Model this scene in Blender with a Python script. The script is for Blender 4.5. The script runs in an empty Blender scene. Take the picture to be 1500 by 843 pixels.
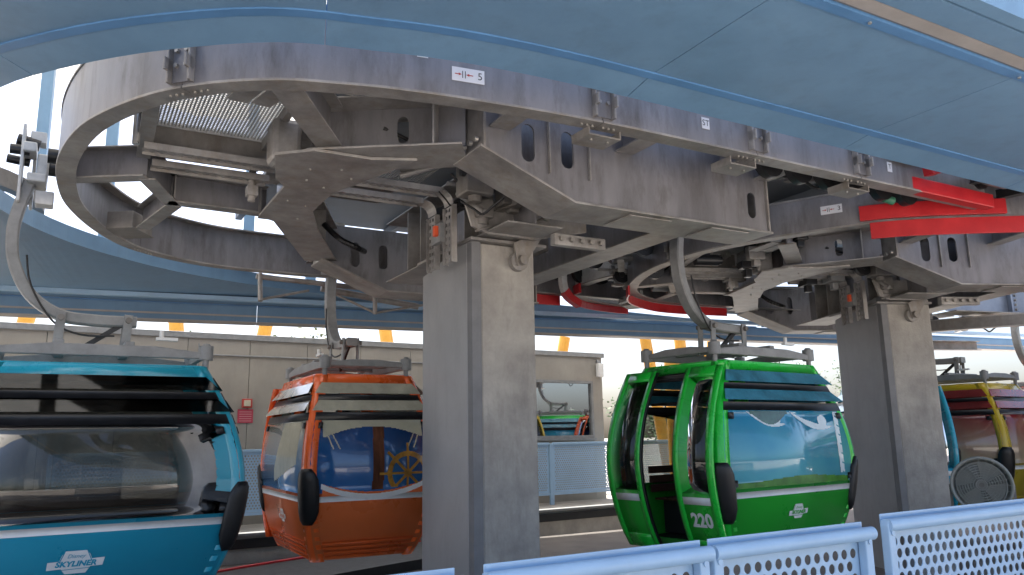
import bpy, math, random
from mathutils import Vector, Matrix
random.seed(7)
R = math.radians
sc = bpy.context.scene
COL = sc.collection

# ------------------------------------------------------------------ camera
pitch, roll = R(10.8), R(1.05)
F = Vector((0, math.cos(pitch), math.sin(pitch)))
R0 = Vector((1, 0, 0)); U0 = R0.cross(F)
RR = R0 * math.cos(roll) - U0 * math.sin(roll)
UU = R0 * math.sin(roll) + U0 * math.cos(roll)
cam_d = bpy.data.cameras.new('camera'); cam = bpy.data.objects.new('camera', cam_d); COL.objects.link(cam)
M = Matrix((RR, UU, -F)).transposed().to_4x4(); M.translation = (0, 0, 1.6)
cam.matrix_world = M
cam_d.sensor_width = 36; cam_d.lens = 1150 / 1500 * 36; cam_d.clip_end = 2000; cam_d.clip_start = .05
sc.camera = cam
# ------------------------------------------------------------------ sky, sun, exposure
SUN_EL, SUN_AZ = R(67), R(-32)         # azimuth from +Y towards +X
w = bpy.data.worlds.new('World'); sc.world = w; w.use_nodes = True
nt = w.node_tree; nt.nodes.clear()
sky = nt.nodes.new('ShaderNodeTexSky'); sky.sky_type = 'NISHITA'; sky.sun_disc = False
sky.sun_elevation = SUN_EL; sky.sun_rotation = SUN_AZ; sky.air_density = .8; sky.dust_density = 4.5
bg = nt.nodes.new('ShaderNodeBackground'); bg.inputs[1].default_value = .15
wo = nt.nodes.new('ShaderNodeOutputWorld')
nt.links.new(sky.outputs[0], bg.inputs[0]); nt.links.new(bg.outputs[0], wo.inputs[0])
sd = bpy.data.lights.new('sun', 'SUN'); sd.energy = 5.0; sd.angle = R(.5); sd.color = (1, .95, .87)
sun = bpy.data.objects.new('sun', sd); COL.objects.link(sun)
sv = Vector((math.sin(SUN_AZ) * math.cos(SUN_EL), math.cos(SUN_AZ) * math.cos(SUN_EL), math.sin(SUN_EL)))
sun.rotation_euler = (-sv).to_track_quat('-Z', 'Y').to_euler()
sun.location = sv * 40
vs = sc.view_settings; vs.view_transform = 'Standard'; vs.look = 'None'; vs.gamma = 1; vs.use_curve_mapping = False
vs.exposure = 1.5
sc.cycles.max_bounces = 8; sc.cycles.transparent_max_bounces = 16; sc.cycles.sample_clamp_indirect = 6

# ------------------------------------------------------------------ materials
MATS = {}
def mat(name, col, rough=.5, metal=0., var=.12, scale=4., bump=0., bscale=60., col2=None, trans=0., spec=None, coat=0., stretch=None, stain=None):
    if name in MATS: return MATS[name]
    m = bpy.data.materials.new(name); m.use_nodes = True
    n = m.node_tree; b = n.nodes['Principled BSDF']
    b.inputs['Roughness'].default_value = rough; b.inputs['Metallic'].default_value = metal
    if spec is not None: b.inputs['Specular IOR Level'].default_value = spec
    if coat: b.inputs['Coat Weight'].default_value = coat; b.inputs['Coat Roughness'].default_value = .08
    tc = n.nodes.new('ShaderNodeTexCoord')
    src = tc.outputs['Object']
    if stretch:
        mp = n.nodes.new('ShaderNodeMapping'); mp.inputs['Scale'].default_value = stretch
        n.links.new(src, mp.inputs[0]); src = mp.outputs[0]
    if var > 0:
        nz = n.nodes.new('ShaderNodeTexNoise'); nz.inputs['Scale'].default_value = scale; nz.inputs['Detail'].default_value = 8; nz.inputs['Roughness'].default_value = .65
        n.links.new(src, nz.inputs['Vector'])
        rp = n.nodes.new('ShaderNodeValToRGB')
        c2 = col2 or tuple(c * (1 - 2.2 * var) for c in col)
        c1 = tuple(min(1, c * (1 + var)) for c in col)
        rp.color_ramp.elements[0].position = .3; rp.color_ramp.elements[1].position = .7
        rp.color_ramp.elements[0].color = (*c2, 1); rp.color_ramp.elements[1].color = (*c1, 1)
        n.links.new(nz.outputs['Fac'], rp.inputs[0]); cout = rp.outputs[0]
        if stain:                                   # dirt runs and rust bloom
            mp2 = n.nodes.new('ShaderNodeMapping'); mp2.inputs['Scale'].default_value = (2.6, 2.6, .7); n.links.new(tc.outputs['Object'], mp2.inputs[0])
            n2 = n.nodes.new('ShaderNodeTexNoise'); n2.inputs['Scale'].default_value = 1.9; n2.inputs['Detail'].default_value = 9; n2.inputs['Roughness'].default_value = .7; n.links.new(mp2.outputs[0], n2.inputs['Vector'])
            r2 = n.nodes.new('ShaderNodeMapRange'); r2.inputs['From Min'].default_value = .50; r2.inputs['From Max'].default_value = .72; r2.inputs['To Max'].default_value = stain[3]; n.links.new(n2.outputs['Fac'], r2.inputs['Value'])
            mx_ = n.nodes.new('ShaderNodeMix'); mx_.data_type = 'RGBA'; n.links.new(r2.outputs[0], mx_.inputs[0]); n.links.new(cout, mx_.inputs[6]); mx_.inputs[7].default_value = (*stain[:3], 1); cout = mx_.outputs[2]
        n.links.new(cout, b.inputs['Base Color'])
        mr = n.nodes.new('ShaderNodeMapRange'); mr.inputs['To Min'].default_value = max(0, rough - .1); mr.inputs['To Max'].default_value = min(1, rough + .12)
        n.links.new(nz.outputs['Fac'], mr.inputs['Value']); n.links.new(mr.outputs[0], b.inputs['Roughness'])
    else:
        b.inputs['Base Color'].default_value = (*col, 1)
    if bump > 0:
        nb = n.nodes.new('ShaderNodeTexNoise'); nb.inputs['Scale'].default_value = bscale; nb.inputs['Detail'].default_value = 4
        n.links.new(tc.outputs['Object'], nb.inputs['Vector'])
        bp = n.nodes.new('ShaderNodeBump'); bp.inputs['Strength'].default_value = bump; bp.inputs['Distance'].default_value = .01
        n.links.new(nb.outputs['Fac'], bp.inputs['Height']); n.links.new(bp.outputs[0], b.inputs['Normal'])
    MATS[name] = m; return m

def glassmat(name, tint, refl=.1, rough=.02):
    m = bpy.data.materials.new(name); m.use_nodes = True; n = m.node_tree; n.nodes.clear()
    o = n.nodes.new('ShaderNodeOutputMaterial'); t = n.nodes.new('ShaderNodeBsdfTransparent'); t.inputs[0].default_value = (*tint, 1)
    g = n.nodes.new('ShaderNodeBsdfGlossy'); g.inputs['Roughness'].default_value = rough; g.inputs[0].default_value = (.9, .9, .9, 1)
    lw = n.nodes.new('ShaderNodeFresnel'); lw.inputs[0].default_value = 1.5
    ma = n.nodes.new('ShaderNodeMath'); ma.operation = 'ADD'; ma.inputs[1].default_value = refl; ma.use_clamp = True
    mx = n.nodes.new('ShaderNodeMixShader')
    n.links.new(lw.outputs[0], ma.inputs[0]); n.links.new(ma.outputs[0], mx.inputs[0])
    n.links.new(t.outputs[0], mx.inputs[1]); n.links.new(g.outputs[0], mx.inputs[2]); n.links.new(mx.outputs[0], o.inputs[0])
    MATS[name] = m; return m

galv = mat('galvanised_steel', (.34, .325, .31), .46, .35, .2, 3.2, .12, 90, col2=(.19, .18, .172), stain=(.22, .165, .10, .5))
galv2 = mat('galvanised_plate', (.25, .245, .258), .44, .35, .18, 2.0, .1, 70, col2=(.155, .15, .157), stretch=(1, 1, .25), stain=(.11, .10, .095, .8))
galvd = mat('weathered_steel', (.22, .205, .19), .55, .3, .2, 3.0, .12, 80, col2=(.13, .12, .11), stain=(.12, .09, .06, .6))
bolt_m = mat('bolt_steel', (.42, .40, .37), .4, .6, .15, 12)
blue = mat('blue_paint', (.155, .28, .425), .43, 0, .08, 1.3, .08, 120, col2=(.125, .235, .37), stain=(.105, .18, .26, .35))
bluedk = mat('blue_trim', (.10, .24, .46), .4, 0, .08, 2.5)
bluelt = mat('light_blue_paint', (.34, .51, .69), .36, 0, .06, 3, .04, 150, col2=(.31, .465, .63), stain=(.30, .40, .48, .25))
greystrip = mat('grey_gutter', (.42, .39, .37), .5, .2, .1, 2)
conc = mat('concrete', (.36, .335, .30), .85, 0, .16, 2.2, .35, 45, col2=(.25, .235, .21))
concp = mat('column_concrete', (.40, .375, .335), .8, 0, .16, 2.6, .35, 40, col2=(.28, .26, .235), stain=(.20, .185, .165, .6))
clad = mat('grey_cladding', (.36, .36, .365), .40, .2, .07, 1.2, .05, 200, stain=(.26, .255, .25, .45))
cladd = mat('dark_joint', (.19, .19, .195), .5, 0, .1, 4)
asph = mat('asphalt', (.075, .072, .07), .85, 0, .2, 6, .4, 80)
pave = mat('pale_paving', (.47, .435, .395), .85, 0, .14, 1.2, .3, 40)
floor_m = mat('pit_floor', (.105, .095, .085), .8, 0, .2, 1.8, .3, 30)
black = mat('black_rubber', (.012, .012, .013), .42, 0, .2, 8, .1, 100)
blackm = mat('black_metal', (.02, .02, .022), .35, 0, .2, 8)
redp = mat('red_paint', (.52, .02, .025), .36, 0, .12, 3, .05, 60, col2=(.40, .012, .018))
beige = mat('beige_wall', (.35, .325, .285), .85, 0, .08, 1.0, .15, 120, stain=(.25, .23, .20, .4))
whitem = mat('white_paint', (.78, .78, .76), .4, 0, .04, 4)
signw = mat('sign_white', (.74, .74, .76), .4, 0, .03, 6)
ink = mat('sign_ink', (.03, .03, .035), .5, 0, 0)
inkr = mat('sign_red', (.45, .05, .04), .5, 0, 0)
yell = mat('orange_yellow_paint', (.72, .36, .05), .42, 0, .06, 3)
greycast = mat('cast_grey', (.27, .275, .275), .5, .1, .12, 6)
lightcast = mat('light_grey_cast', (.55, .55, .54), .45, .15, .1, 8)
silver = mat('bright_steel', (.62, .61, .58), .3, .75, .1, 10)
wood = mat('brown_slats', (.11, .045, .03), .45, 0, .2, 6, stretch=(1, 8, 8))
dark_in = mat('dark_interior', (.03, .03, .032), .6, 0, .2, 5)
tglass = glassmat('tinted_glass', (.60, .62, .61), .0)
tglass_d = glassmat('dark_glass', (.36, .38, .37), .0)
winglass = glassmat('mirror_window', (.10, .12, .12), .50)

# ------------------------------------------------------------------ mesh helper
class MB:
    def __init__(s): s.v = []; s.f = []; s.sm = []
    def add(s, vs, fs, smooth=False):
        o = len(s.v); s.v += [tuple(x) for x in vs]
        for f in fs: s.f.append(tuple(i + o for i in f)); s.sm.append(smooth)
        return s
    def box(s, c, size, rz=0., M=None):
        hx, hy, hz = size[0] / 2, size[1] / 2, size[2] / 2
        m = M if M is not None else Matrix.Rotation(rz, 3, 'Z')
        c = Vector(c)
        vs = [c + m @ Vector((x * hx, y * hy, z * hz)) for z in (-1, 1) for y in (-1, 1) for x in (-1, 1)]
        return s.add(vs, [(0, 2, 3, 1), (4, 5, 7, 6), (0, 1, 5, 4), (2, 6, 7, 3), (0, 4, 6, 2), (1, 3, 7, 5)])
    def bar(s, p, q, w, h, up=(0, 0, 1)):          # box from p to q, w across, h along up
        p, q = Vector(p), Vector(q); d = (q - p); L = d.length
        if L < 1e-6: return s
        d.normalize(); u = Vector(up)
        if abs(d.dot(u)) > .99: u = Vector((0, 1, 0))
        x = d.cross(u).normalized(); z = x.cross(d)
        return s.box((p + q) / 2, (w, L, h), M=Matrix((x, d, z)).transposed())
    def cyl(s, p, q, r, r2=None, n=14, caps=True):
        p, q = Vector(p), Vector(q); d = (q - p).normalized(); u = Vector((0, 0, 1)) if abs(d.z) < .9 else Vector((1, 0, 0))
        x = d.cross(u).normalized(); y = d.cross(x); r2 = r if r2 is None else r2
        vs = [p + (x * math.cos(t) + y * math.sin(t)) * r for t in [2 * math.pi * i / n for i in range(n)]]
        vs += [q + (x * math.cos(t) + y * math.sin(t)) * r2 for t in [2 * math.pi * i / n for i in range(n)]]
        s.add(vs, [(i, i + n, (i + 1) % n + n, (i + 1) % n) for i in range(n)], True)
        if caps:
            s.add(vs[:n], [tuple(range(n))]); s.add(vs[n:], [tuple(range(n - 1, -1, -1))])
        return s
    def tube(s, path, r, n=10):
        for a, b in zip(path, path[1:]): s.cyl(a, b, r, n=n)
        return s
    def sweep(s, path, sec, up=Vector((0, 0, 1)), closed=False, smooth=False, side=None):
        """sec: closed list of (across, up) ; path list of Vectors ; across = d x up (right of travel)"""
        P = [Vector(p) for p in path]; n = len(P); k = len(sec); vs = []
        for i, p in enumerate(P):
            if closed: d = (P[(i + 1) % n] - P[i - 1])
            else: d = P[min(i + 1, n - 1)] - P[max(i - 1, 0)]
            d.normalize()
            if side is not None: z = side; x = d.cross(z).normalized()
            else: x = d.cross(up).normalized(); z = x.cross(d)
            vs += [p + x * a + z * b for a, b in sec]
        fs = []
        for i in range(n if closed else n - 1):
            j = (i + 1) % n
            fs += [(i * k + t, i * k + (t + 1) % k, j * k + (t + 1) % k, j * k + t) for t in range(k)]
        s.add(vs, fs, smooth)
        if not closed:
            s.add(vs[:k], [tuple(range(k - 1, -1, -1))]); s.add(vs[-k:], [tuple(range(k))])
        return s
    def prism(s, poly, axis_fn, t0, t1):
        """poly 2-D points, axis_fn(u,v,t)->xyz"""
        n = len(poly)
        vs = [axis_fn(u, v, t0) for u, v in poly] + [axis_fn(u, v, t1) for u, v in poly]
        return s.add(vs, [tuple(range(n))] + [tuple(range(2 * n - 1, n - 1, -1))] + [(i, i + n, (i + 1) % n + n, (i + 1) % n) for i in range(n)])
    def plate_hole(s, poly, holes, axis_fn, t0, t1):
        """polygon plate with convex holes via bmesh triangulation"""
        from mathutils.geometry import delaunay_2d_cdt
        vs2 = [Vector(p) for p in poly]; ed = [(i, (i + 1) % len(poly)) for i in range(len(poly))]
        for h in holes:
            o = len(vs2); vs2 += [Vector(p) for p in h]; ed += [(o + i, o + (i + 1) % len(h)) for i in range(len(h))]
        r = delaunay_2d_cdt(vs2, ed, [], 1, 1e-6)
        cv, cf = r[0], r[2]
        def inpoly(p, pl):
            c = False
            for i in range(len(pl)):
                x1, y1 = pl[i]; x2, y2 = pl[i - 1]
                if (y1 > p[1]) != (y2 > p[1]) and p[0] < (x2 - x1) * (p[1] - y1) / (y2 - y1) + x1: c = not c
            return c
        keep = []
        for f in cf:
            g = sum((cv[i] for i in f), Vector((0, 0))) / len(f)
            if inpoly(g, poly) and not any(inpoly(g, h) for h in holes): keep.append(tuple(f))
        k = len(cv)
        vs = [axis_fn(p[0], p[1], t0) for p in cv] + [axis_fn(p[0], p[1], t1) for p in cv]
        s.add(vs, keep + [tuple(i + k for i in reversed(f)) for f in keep])
        for pl in [poly] + holes:
            n = len(pl)
            vv = [axis_fn(u, v, t0) for u, v in pl] + [axis_fn(u, v, t1) for u, v in pl]
            s.add(vv, [(i, (i + 1) % n, (i + 1) % n + n, i + n) for i in range(n)])
        return s
    def mesh(s, name, m):
        me = bpy.data.meshes.new(name); me.from_pydata([tuple(x) for x in s.v], [], s.f)
        me.polygons.foreach_set('use_smooth', s.sm)
        me.materials.append(m); me.validate(); me.update(); return me
    def build(s, name, m, parent=None, bevel=0.):
        o = bpy.data.objects.new(name, s.mesh(name, m)); COL.objects.link(o)
        if parent is not None: o.parent = parent
        if bevel:
            b = o.modifiers.new('bevel', 'BEVEL'); b.width = bevel; b.segments = 2; b.limit_method = 'ANGLE'; b.angle_limit = R(40)
        return o

def empty(name, loc=(0, 0, 0), rz=0., label=None, cat=None, group=None):
    o = bpy.data.objects.new(name, None); COL.objects.link(o); o.location = loc; o.rotation_euler.z = rz
    o.empty_display_size = .2
    if label: tag(o, label, cat, group)
    return o
def tag(o, label=None, cat=None, group=None, kind=None):
    if label: o['label'] = label
    if cat: o['category'] = cat
    if group: o['group'] = group
    if kind: o['kind'] = kind
    return o
def inst(src, name, parent, loc, rz=0., scale=None):
    o = bpy.data.objects.new(name, src); COL.objects.link(o); o.parent = parent; o.location = loc; o.rotation_euler.z = rz
    if scale: o.scale = scale
    return o
def textmesh(txt, size, shear=0., font_w=1.0, bold=0.):
    c = bpy.data.curves.new('t', 'FONT'); c.body = txt; c.size = size; c.align_x = 'CENTER'; c.align_y = 'CENTER'; c.shear = shear; c.offset = bold
    c.resolution_u = 3
    o = bpy.data.objects.new('t', c); COL.objects.link(o)
    bpy.context.view_layer.update()
    me = bpy.data.meshes.new_from_object(o)
    vs = [(v.co.x * font_w, v.co.y) for v in me.vertices]; fs = [tuple(p.vertices) for p in me.polygons]
    bpy.data.objects.remove(o); bpy.data.curves.remove(c); bpy.data.meshes.remove(me)
    return vs, fs
def oval(cx, cy, w, h, n=8):
    r = w / 2; k = h / 2 - r; pts = []
    for i in range(n + 1): t = math.pi * i / n; pts.append((cx + r * math.cos(t), cy + k + r * math.sin(t)))
    for i in range(n + 1): t = math.pi + math.pi * i / n; pts.append((cx + r * math.cos(t), cy - k + r * math.sin(t)))
    return pts
def smooth_path(pts, sub=6):
    P = [Vector(p) for p in pts]; out = []
    for i in range(len(P) - 1):
        p0 = P[max(i - 1, 0)]; p1 = P[i]; p2 = P[i + 1]; p3 = P[min(i + 2, len(P) - 1)]
        for k in range(sub):
            t = k / sub
            out.append(.5 * ((2 * p1) + (-p0 + p2) * t + (2 * p0 - 5 * p1 + 4 * p2 - p3) * t * t + (-p0 + 3 * p1 - 3 * p2 + p3) * t ** 3))
    out.append(P[-1]); return out
def perf(w, h, pitch, dia, n=10, thick=.004, margin=.02, axis='xz', rowf=.866):
    """perforated sheet from (0,0) to (w,h) in x,z ; hex pattern of real holes"""
    mb = MB(); r = dia / 2; rp = pitch * rowf
    rows = int((h - 2 * margin) / rp); y0 = (h - rows * rp) / 2
    def P(x, z, t): return (x, t, z)
    ring = [(math.cos(2 * math.pi * i / n), math.sin(2 * math.pi * i / n)) for i in range(n)]
    def rect(x0, z0, x1, z1):
        mb.add([P(x0, z0, 0), P(x1, z0, 0), P(x1, z1, 0), P(x0, z1, 0)], [(0, 1, 2, 3)])
        mb.add([P(x0, z0, thick), P(x1, z0, thick), P(x1, z1, thick), P(x0, z1, thick)], [(3, 2, 1, 0)])
    rect(0, 0, w, y0); rect(0, h - y0, w, h)
    for j in range(rows):
        z0 = y0 + j * rp; z1 = z0 + rp
        off = margin + (pitch / 2 if j % 2 else 0)
        cols = int((w - off - margin) / pitch)
        rect(0, z0, off, z1); rect(off + cols * pitch, z0, w, z1)
        for i in range(cols):
            xa = off + i * pitch; xb = xa + pitch; cx = (xa + xb) / 2; cz = (z0 + z1) / 2
            hv = [(cx + r * c, cz + r * s) for c, s in ring]; ov = []
            for c, s in ring:
                k = min((pitch / 2) / max(abs(c), 1e-6), (rp / 2) / max(abs(s), 1e-6)); ov.append((cx + c * k, cz + s * k))
            # exact corners
            for t in (0, thick):
                fs = [(a, (a + 1) % n, (a + 1) % n + n, a + n) for a in range(n)]
                if t: fs = [tuple(reversed(f)) for f in fs]
                mb.add([P(*p, t) for p in hv] + [P(*p, t) for p in ov], fs)
                for (sx, sz) in ((xa, z0), (xb, z0), (xb, z1), (xa, z1)):
                    # fill corner triangle
                    d = sorted(range(n), key=lambda a: (ov[a][0] - sx) ** 2 + (ov[a][1] - sz) ** 2)[:2]
                    if ov[d[0]] != ov[d[1]]: mb.add([P(*ov[d[0]], t), P(*ov[d[1]], t), P(sx, sz, t)], [(0, 1, 2)])
            mb.add([P(*p, 0) for p in hv] + [P(*p, thick) for p in hv], [(a, (a + 1) % n, (a + 1) % n + n, a + n) for a in range(n)], True)
    return mb

A1 = R(29.6)
AX = Vector((math.cos(A1), math.sin(A1), 0)); AN = Vector((-math.sin(A1), math.cos(A1), 0))
def W(a, n, z=0.): return AX * a + AN * n + Vector((0, 0, z))

# ------------------------------------------------------------------ ground, platforms, pit
def sheet(name, pts, z, m, thick=None, kind='structure'):
    mb = MB()
    if thick: mb.prism(pts, lambda u, v, t: (u, v, t), z - thick, z)
    else: mb.add([(x, y, z) for x, y in pts], [tuple(range(len(pts)))])
    return tag(mb.build(name, m), kind=kind)
sheet('ground', [(-600, -600), (600, -600), (600, 600), (-600, 600)], -.62, pave)
# track pit floor
def ln(n, a0, a1, ang=A1): return [tuple(W(a0, n)[:2]), tuple(W(a1, n)[:2])]
pp = [W(-14, 1.9), W(20, 1.9), W(20, 14.6), W(-14, 14.6)]
sheet('track_pit', [p[:2] for p in pp], -.45, floor_m, .15)
near = [W(-14, -16), W(22, -16), W(22, 4.4), W(-14, 4.4)]
sheet('platform', [p[:2] for p in near], 0., pave, .61)
# far platform edge: line through (-4.7,14.2) at 33 deg
FE = R(33); fd = Vector((math.cos(FE), math.sin(FE), 0)); fn = Vector((-fd.y, fd.x, 0)); FO = Vector((-4.7, 14.2, 0))
def FP(s, d, z=0.): return FO + fd * s + fn * d + Vector((0, 0, z))
far = [FP(-12, .02), FP(24, .02), FP(24, 9), FP(-12, 9)]
sheet('far_platform', [p[:2] for p in far], 0., conc, .61)
e = empty('platform_edge', label='black rubber edge and pale lip along the far platform', cat='kerb')
MB().bar(FP(-12, -.01, -.13), FP(24, -.01, -.13), .06, .16).build('rubber_skirt', black, e)
MB().bar(FP(-12, .06, .02), FP(24, .06, .02), .22, .05).build('edge_lip', greycast, e, .008)
# curved guide strip on the pit floor under the cabins
gp = smooth_path([(-5.6, 10.2, -.3), (-4.57, 12.05, -.3), (-3.9, 13.05, -.3), (-2.87, 14.3, -.3), (-1.8, 15.4, -.3)], 8)
e = empty('cabin_guide', label='low black guide channel with red edge line under the orange cabin', cat='guide rail')
MB().sweep(gp, [(-.05, -.15), (1.7, -.15), (1.7, .0), (-.05, .0)]).build('channel', black, e)
MB().sweep([p + Vector((0, 0, .125)) for p in gp], [(-.07, -.125), (.0, -.125), (.0, -.10), (-.07, -.10)]).build('red_line', redp, e)

# ------------------------------------------------------------------ membrane roof high above
mr = empty('membrane_roof', label='white translucent membrane roof high above the station', cat='roof')
mm = bpy.data.materials.new('membrane'); mm.use_nodes = True; n_ = mm.node_tree; n_.nodes.clear()
o_ = n_.nodes.new('ShaderNodeOutputMaterial'); d_ = n_.nodes.new('ShaderNodeBsdfDiffuse'); t_ = n_.nodes.new('ShaderNodeBsdfTranslucent'); x_ = n_.nodes.new('ShaderNodeMixShader')
d_.inputs[0].default_value = (.8, .8, .78, 1); t_.inputs[0].default_value = (.75, .74, .7, 1); x_.inputs[0].default_value = .30
n_.links.new(d_.outputs[0], x_.inputs[1]); n_.links.new(t_.outputs[0], x_.inputs[2]); n_.links.new(x_.outputs[0], o_.inputs[0])
mb = MB(); na, nn = 24, 12
def memz(a, n): return 8.6 + .9 * math.sin((n + 1) / 26 * math.pi) + .18 * math.cos(a * 1.25)
vs_ = []
for i in range(na + 1):
    for j in range(nn + 1):
        a = -13 + 33 * i / na; n = 4 + 14.5 * j / nn; vs_.append(W(a, n, memz(a, n)))
mb.add(vs_, [(i * (nn + 1) + j, (i + 1) * (nn + 1) + j, (i + 1) * (nn + 1) + j + 1, i * (nn + 1) + j + 1) for i in range(na) for j in range(nn)], True)
mb.build('membrane', mm, mr)
for a in (-11, -6, -1, 4, 9, 14, 19):
    MB().tube([W(a, -1 + 20 * j / 10, memz(a, -1 + 2 * j) - .12) for j in range(3, 10)], .09).build('roof_rib', whitem, mr)

# ------------------------------------------------------------------ loop 1 rail (local a,n)
L1 = [(8.6, 4.62), (7.4, 4.62), (6.0, 4.62), (4.28, 4.62), (3.33, 4.64), (2.59, 4.70), (1.92, 4.79), (1.47, 4.90), (1.05, 5.05), (.6, 5.38), (.25, 5.83), (-.05, 6.5), (-.2, 7.36), (-.2, 8.2), (-.1, 8.95), (.2, 9.9), (.66, 10.66), (1.5, 11.2), (2.5, 11.34), (3.5, 11.32), (4.74, 11.26), (6.5, 11.2), (9, 11.15)]
def arrow_sign(name, P, digit, label, hh=.1):
    """P(u,v,t)->world ; sign with two arrows, two bars and a digit; h = .1"""
    e = empty(name, label=label, cat='sign', group='numbered position signs')
    W_ = hh * 2.35
    MB().prism([(-W_ / 2, -hh / 2), (W_ / 2, -hh / 2), (W_ / 2, hh / 2), (-W_ / 2, hh / 2)], P, 0, .004).build('sign_plate', signw, e)
    k = hh
    for x in (-.42 * k, -.22 * k):
        MB().prism([(x - .025 * k, -.26 * k), (x + .025 * k, -.26 * k), (x + .025 * k, .26 * k), (x - .025 * k, .26 * k)], P, .005, .006).build('bar_mark', ink, e)
    for s, x0 in ((1, -.98 * k), (-1, .34 * k)):
        sh = [(0, -.03), (.28, -.03), (.28, -.1), (.5, 0), (.28, .1), (.28, .03), (0, .03)]
        MB().prism([(x0 + s * u * k, v * k) for u, v in (sh if s > 0 else reversed(sh))], P, .005, .006).build('arrow_mark', inkr, e)
    vs, fs = textmesh(digit, hh * .75, bold=.0)
    MB().add([P(u + .85 * k, v, .006) for u, v in vs], fs).build('digit', ink, e)
    return e
def word_sign(name, P, txt, w, h, label, size):
    e = empty(name, label=label, cat='sign')
    MB().prism([(-w / 2, -h / 2), (w / 2, -h / 2), (w / 2, h / 2), (-w / 2, h / 2)], P, 0, .004).build('sign_plate', signw, e)
    vs, fs = textmesh(txt, size)
    MB().add([P(u, v, .006) for u, v in vs], fs).build('lettering', ink, e)
    return e

boltmesh = MB().cyl((0, 0, 0), (0, 0, .03), .022, n=6).mesh('bolt', bolt_m)
def bolt_dir(parent, p, d, s=1.):
    o = bpy.data.objects.new('bolt', boltmesh); COL.objects.link(o); o.parent = parent
    o.location = p; o.rotation_mode = 'QUATERNION'; o.rotation_quaternion = Vector(d).to_track_quat('Z', 'Y'); o.scale = (s, s, s)
    return o

def build_rail(name, pts, loc, rz, label, splices, z0=4.0, H=.52, mat1=galv2, sub=6, seg_break=None):
    """rail walks anticlockwise seen so that the inside is on the right? inside flag: centre"""
    root = empty(name, loc, rz, label, 'guide rail', 'looping guide rails')
    path = smooth_path([(a, n, 0) for a, n in pts], sub)
    # inner side: travelling from near-right to left end to far-right, the inside lies to the right (north) => across positive = d x up
    # segments broken at splices
    L = [0]
    for p, q in zip(path, path[1:]): L.append(L[-1] + (q - p).length)
    cuts = [0] + splices + [L[-1]]
    def at(s):
        for i in range(len(L) - 1):
            if L[i + 1] >= s:
                t = (s - L[i]) / max(1e-9, L[i + 1] - L[i]); d = (path[i + 1] - path[i]).normalized()
                return path[i].lerp(path[i + 1], t), d
        return path[-1], (path[-1] - path[-2]).normalized()
    for c0, c1 in zip(cuts, cuts[1:]):
        sp = [at(c0 + .004)[0]] + [path[i] for i in range(len(path)) if c0 + .03 < L[i] < c1 - .03] + [at(c1 - .004)[0]]
        web = [p + Vector((0, 0, z0)) for p in sp]
        # channel section : web outside, bottom flange and top flange going inside (right of travel)
        MB().sweep(web, [(0, 0), (0, H), (.02, H), (.02, 0)]).build('rail_web', mat1, root)
        MB().sweep(web, [(-.012, -.022), (-.012, -.002), (.15, -.002), (.15, -.022)]).build('bottom_flange', galv, root, .004)
        MB().sweep(web, [(-.01, H + .002), (-.01, H + .022), (.14, H + .022), (.14, H + .002)]).build('top_flange', galv, root)
    for s in splices:
        p, d = at(s); x = d.cross(Vector((0, 0, 1)))
        for sg in (-1, 1):
            c = p + d * sg * .085 - x * .03
            M3 = Matrix((x, d, Vector((0, 0, 1)))).transposed()
            MB().box((c.x, c.y, z0 + H * .5), (.06, .018, H * .96), M=M3).box((c.x - x.x * .02, c.y - x.y * .02, z0 + .14), (.09, .018, .09), M=M3).build('splice_rib', galv, root, .004)
        pc = p - x * .008
        MB().box((pc.x, pc.y, z0 + H * .5), (.014, .15, H * .92), M=M3).build('splice_plate', galv2, root)
        for sg in (-1, 1):
            for zz in (.14, .25, .33):
                b = p + d * sg * .04 - x * .016; bolt_dir(root, (b.x, b.y, z0 + zz), -x, .75)
        for sg in (-1, 1):
            for k in range(3):
                b = p + d * sg * (.05 + .05 * k) + x * .07; bolt_dir(root, (b.x, b.y, z0 - .022), (0, 0, -1), .5)
    return root, path, L, at

# splice arc lengths computed from the local positions
def arc_of(pts, a, n, sub=6):
    path = smooth_path([(x, y, 0) for x, y in pts], sub); L = 0; best = (1e9, 0); prev = path[0]
    for p in path:
        L += (p - prev).length; prev = p
        d = (p - Vector((a, n, 0))).length
        if d < best[0]: best = (d, L)
    return best[1]
sp1 = sorted(arc_of(L1, a, n) for a, n in [(6.54, 4.62), (4.97, 4.62), (3.41, 4.64), (.54, 5.43), (.66, 10.66), (3.5, 11.3)])
rail1, path1, LL1, at1 = build_rail('guide_rail', L1, (0, 0, 0), A1, 'large grey looping guide rail with steel splices on the left, marked 5', sp1)

# rail brackets hanging under the near leg
for a in (3.55, 5.05, 6.6):
    MB().box((a, 4.84, 3.915), (.30, .24, .012)).box((a - .15, 4.84, 3.945), (.012, .24, .066)).box((a + .15, 4.84, 3.945), (.012, .24, .066)).build('hanging_bracket', galv, rail1)
    for k in (-.08, .08): bolt_dir(rail1, (a + k, 4.8, 3.909), (0, 0, -1), .5)
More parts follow.
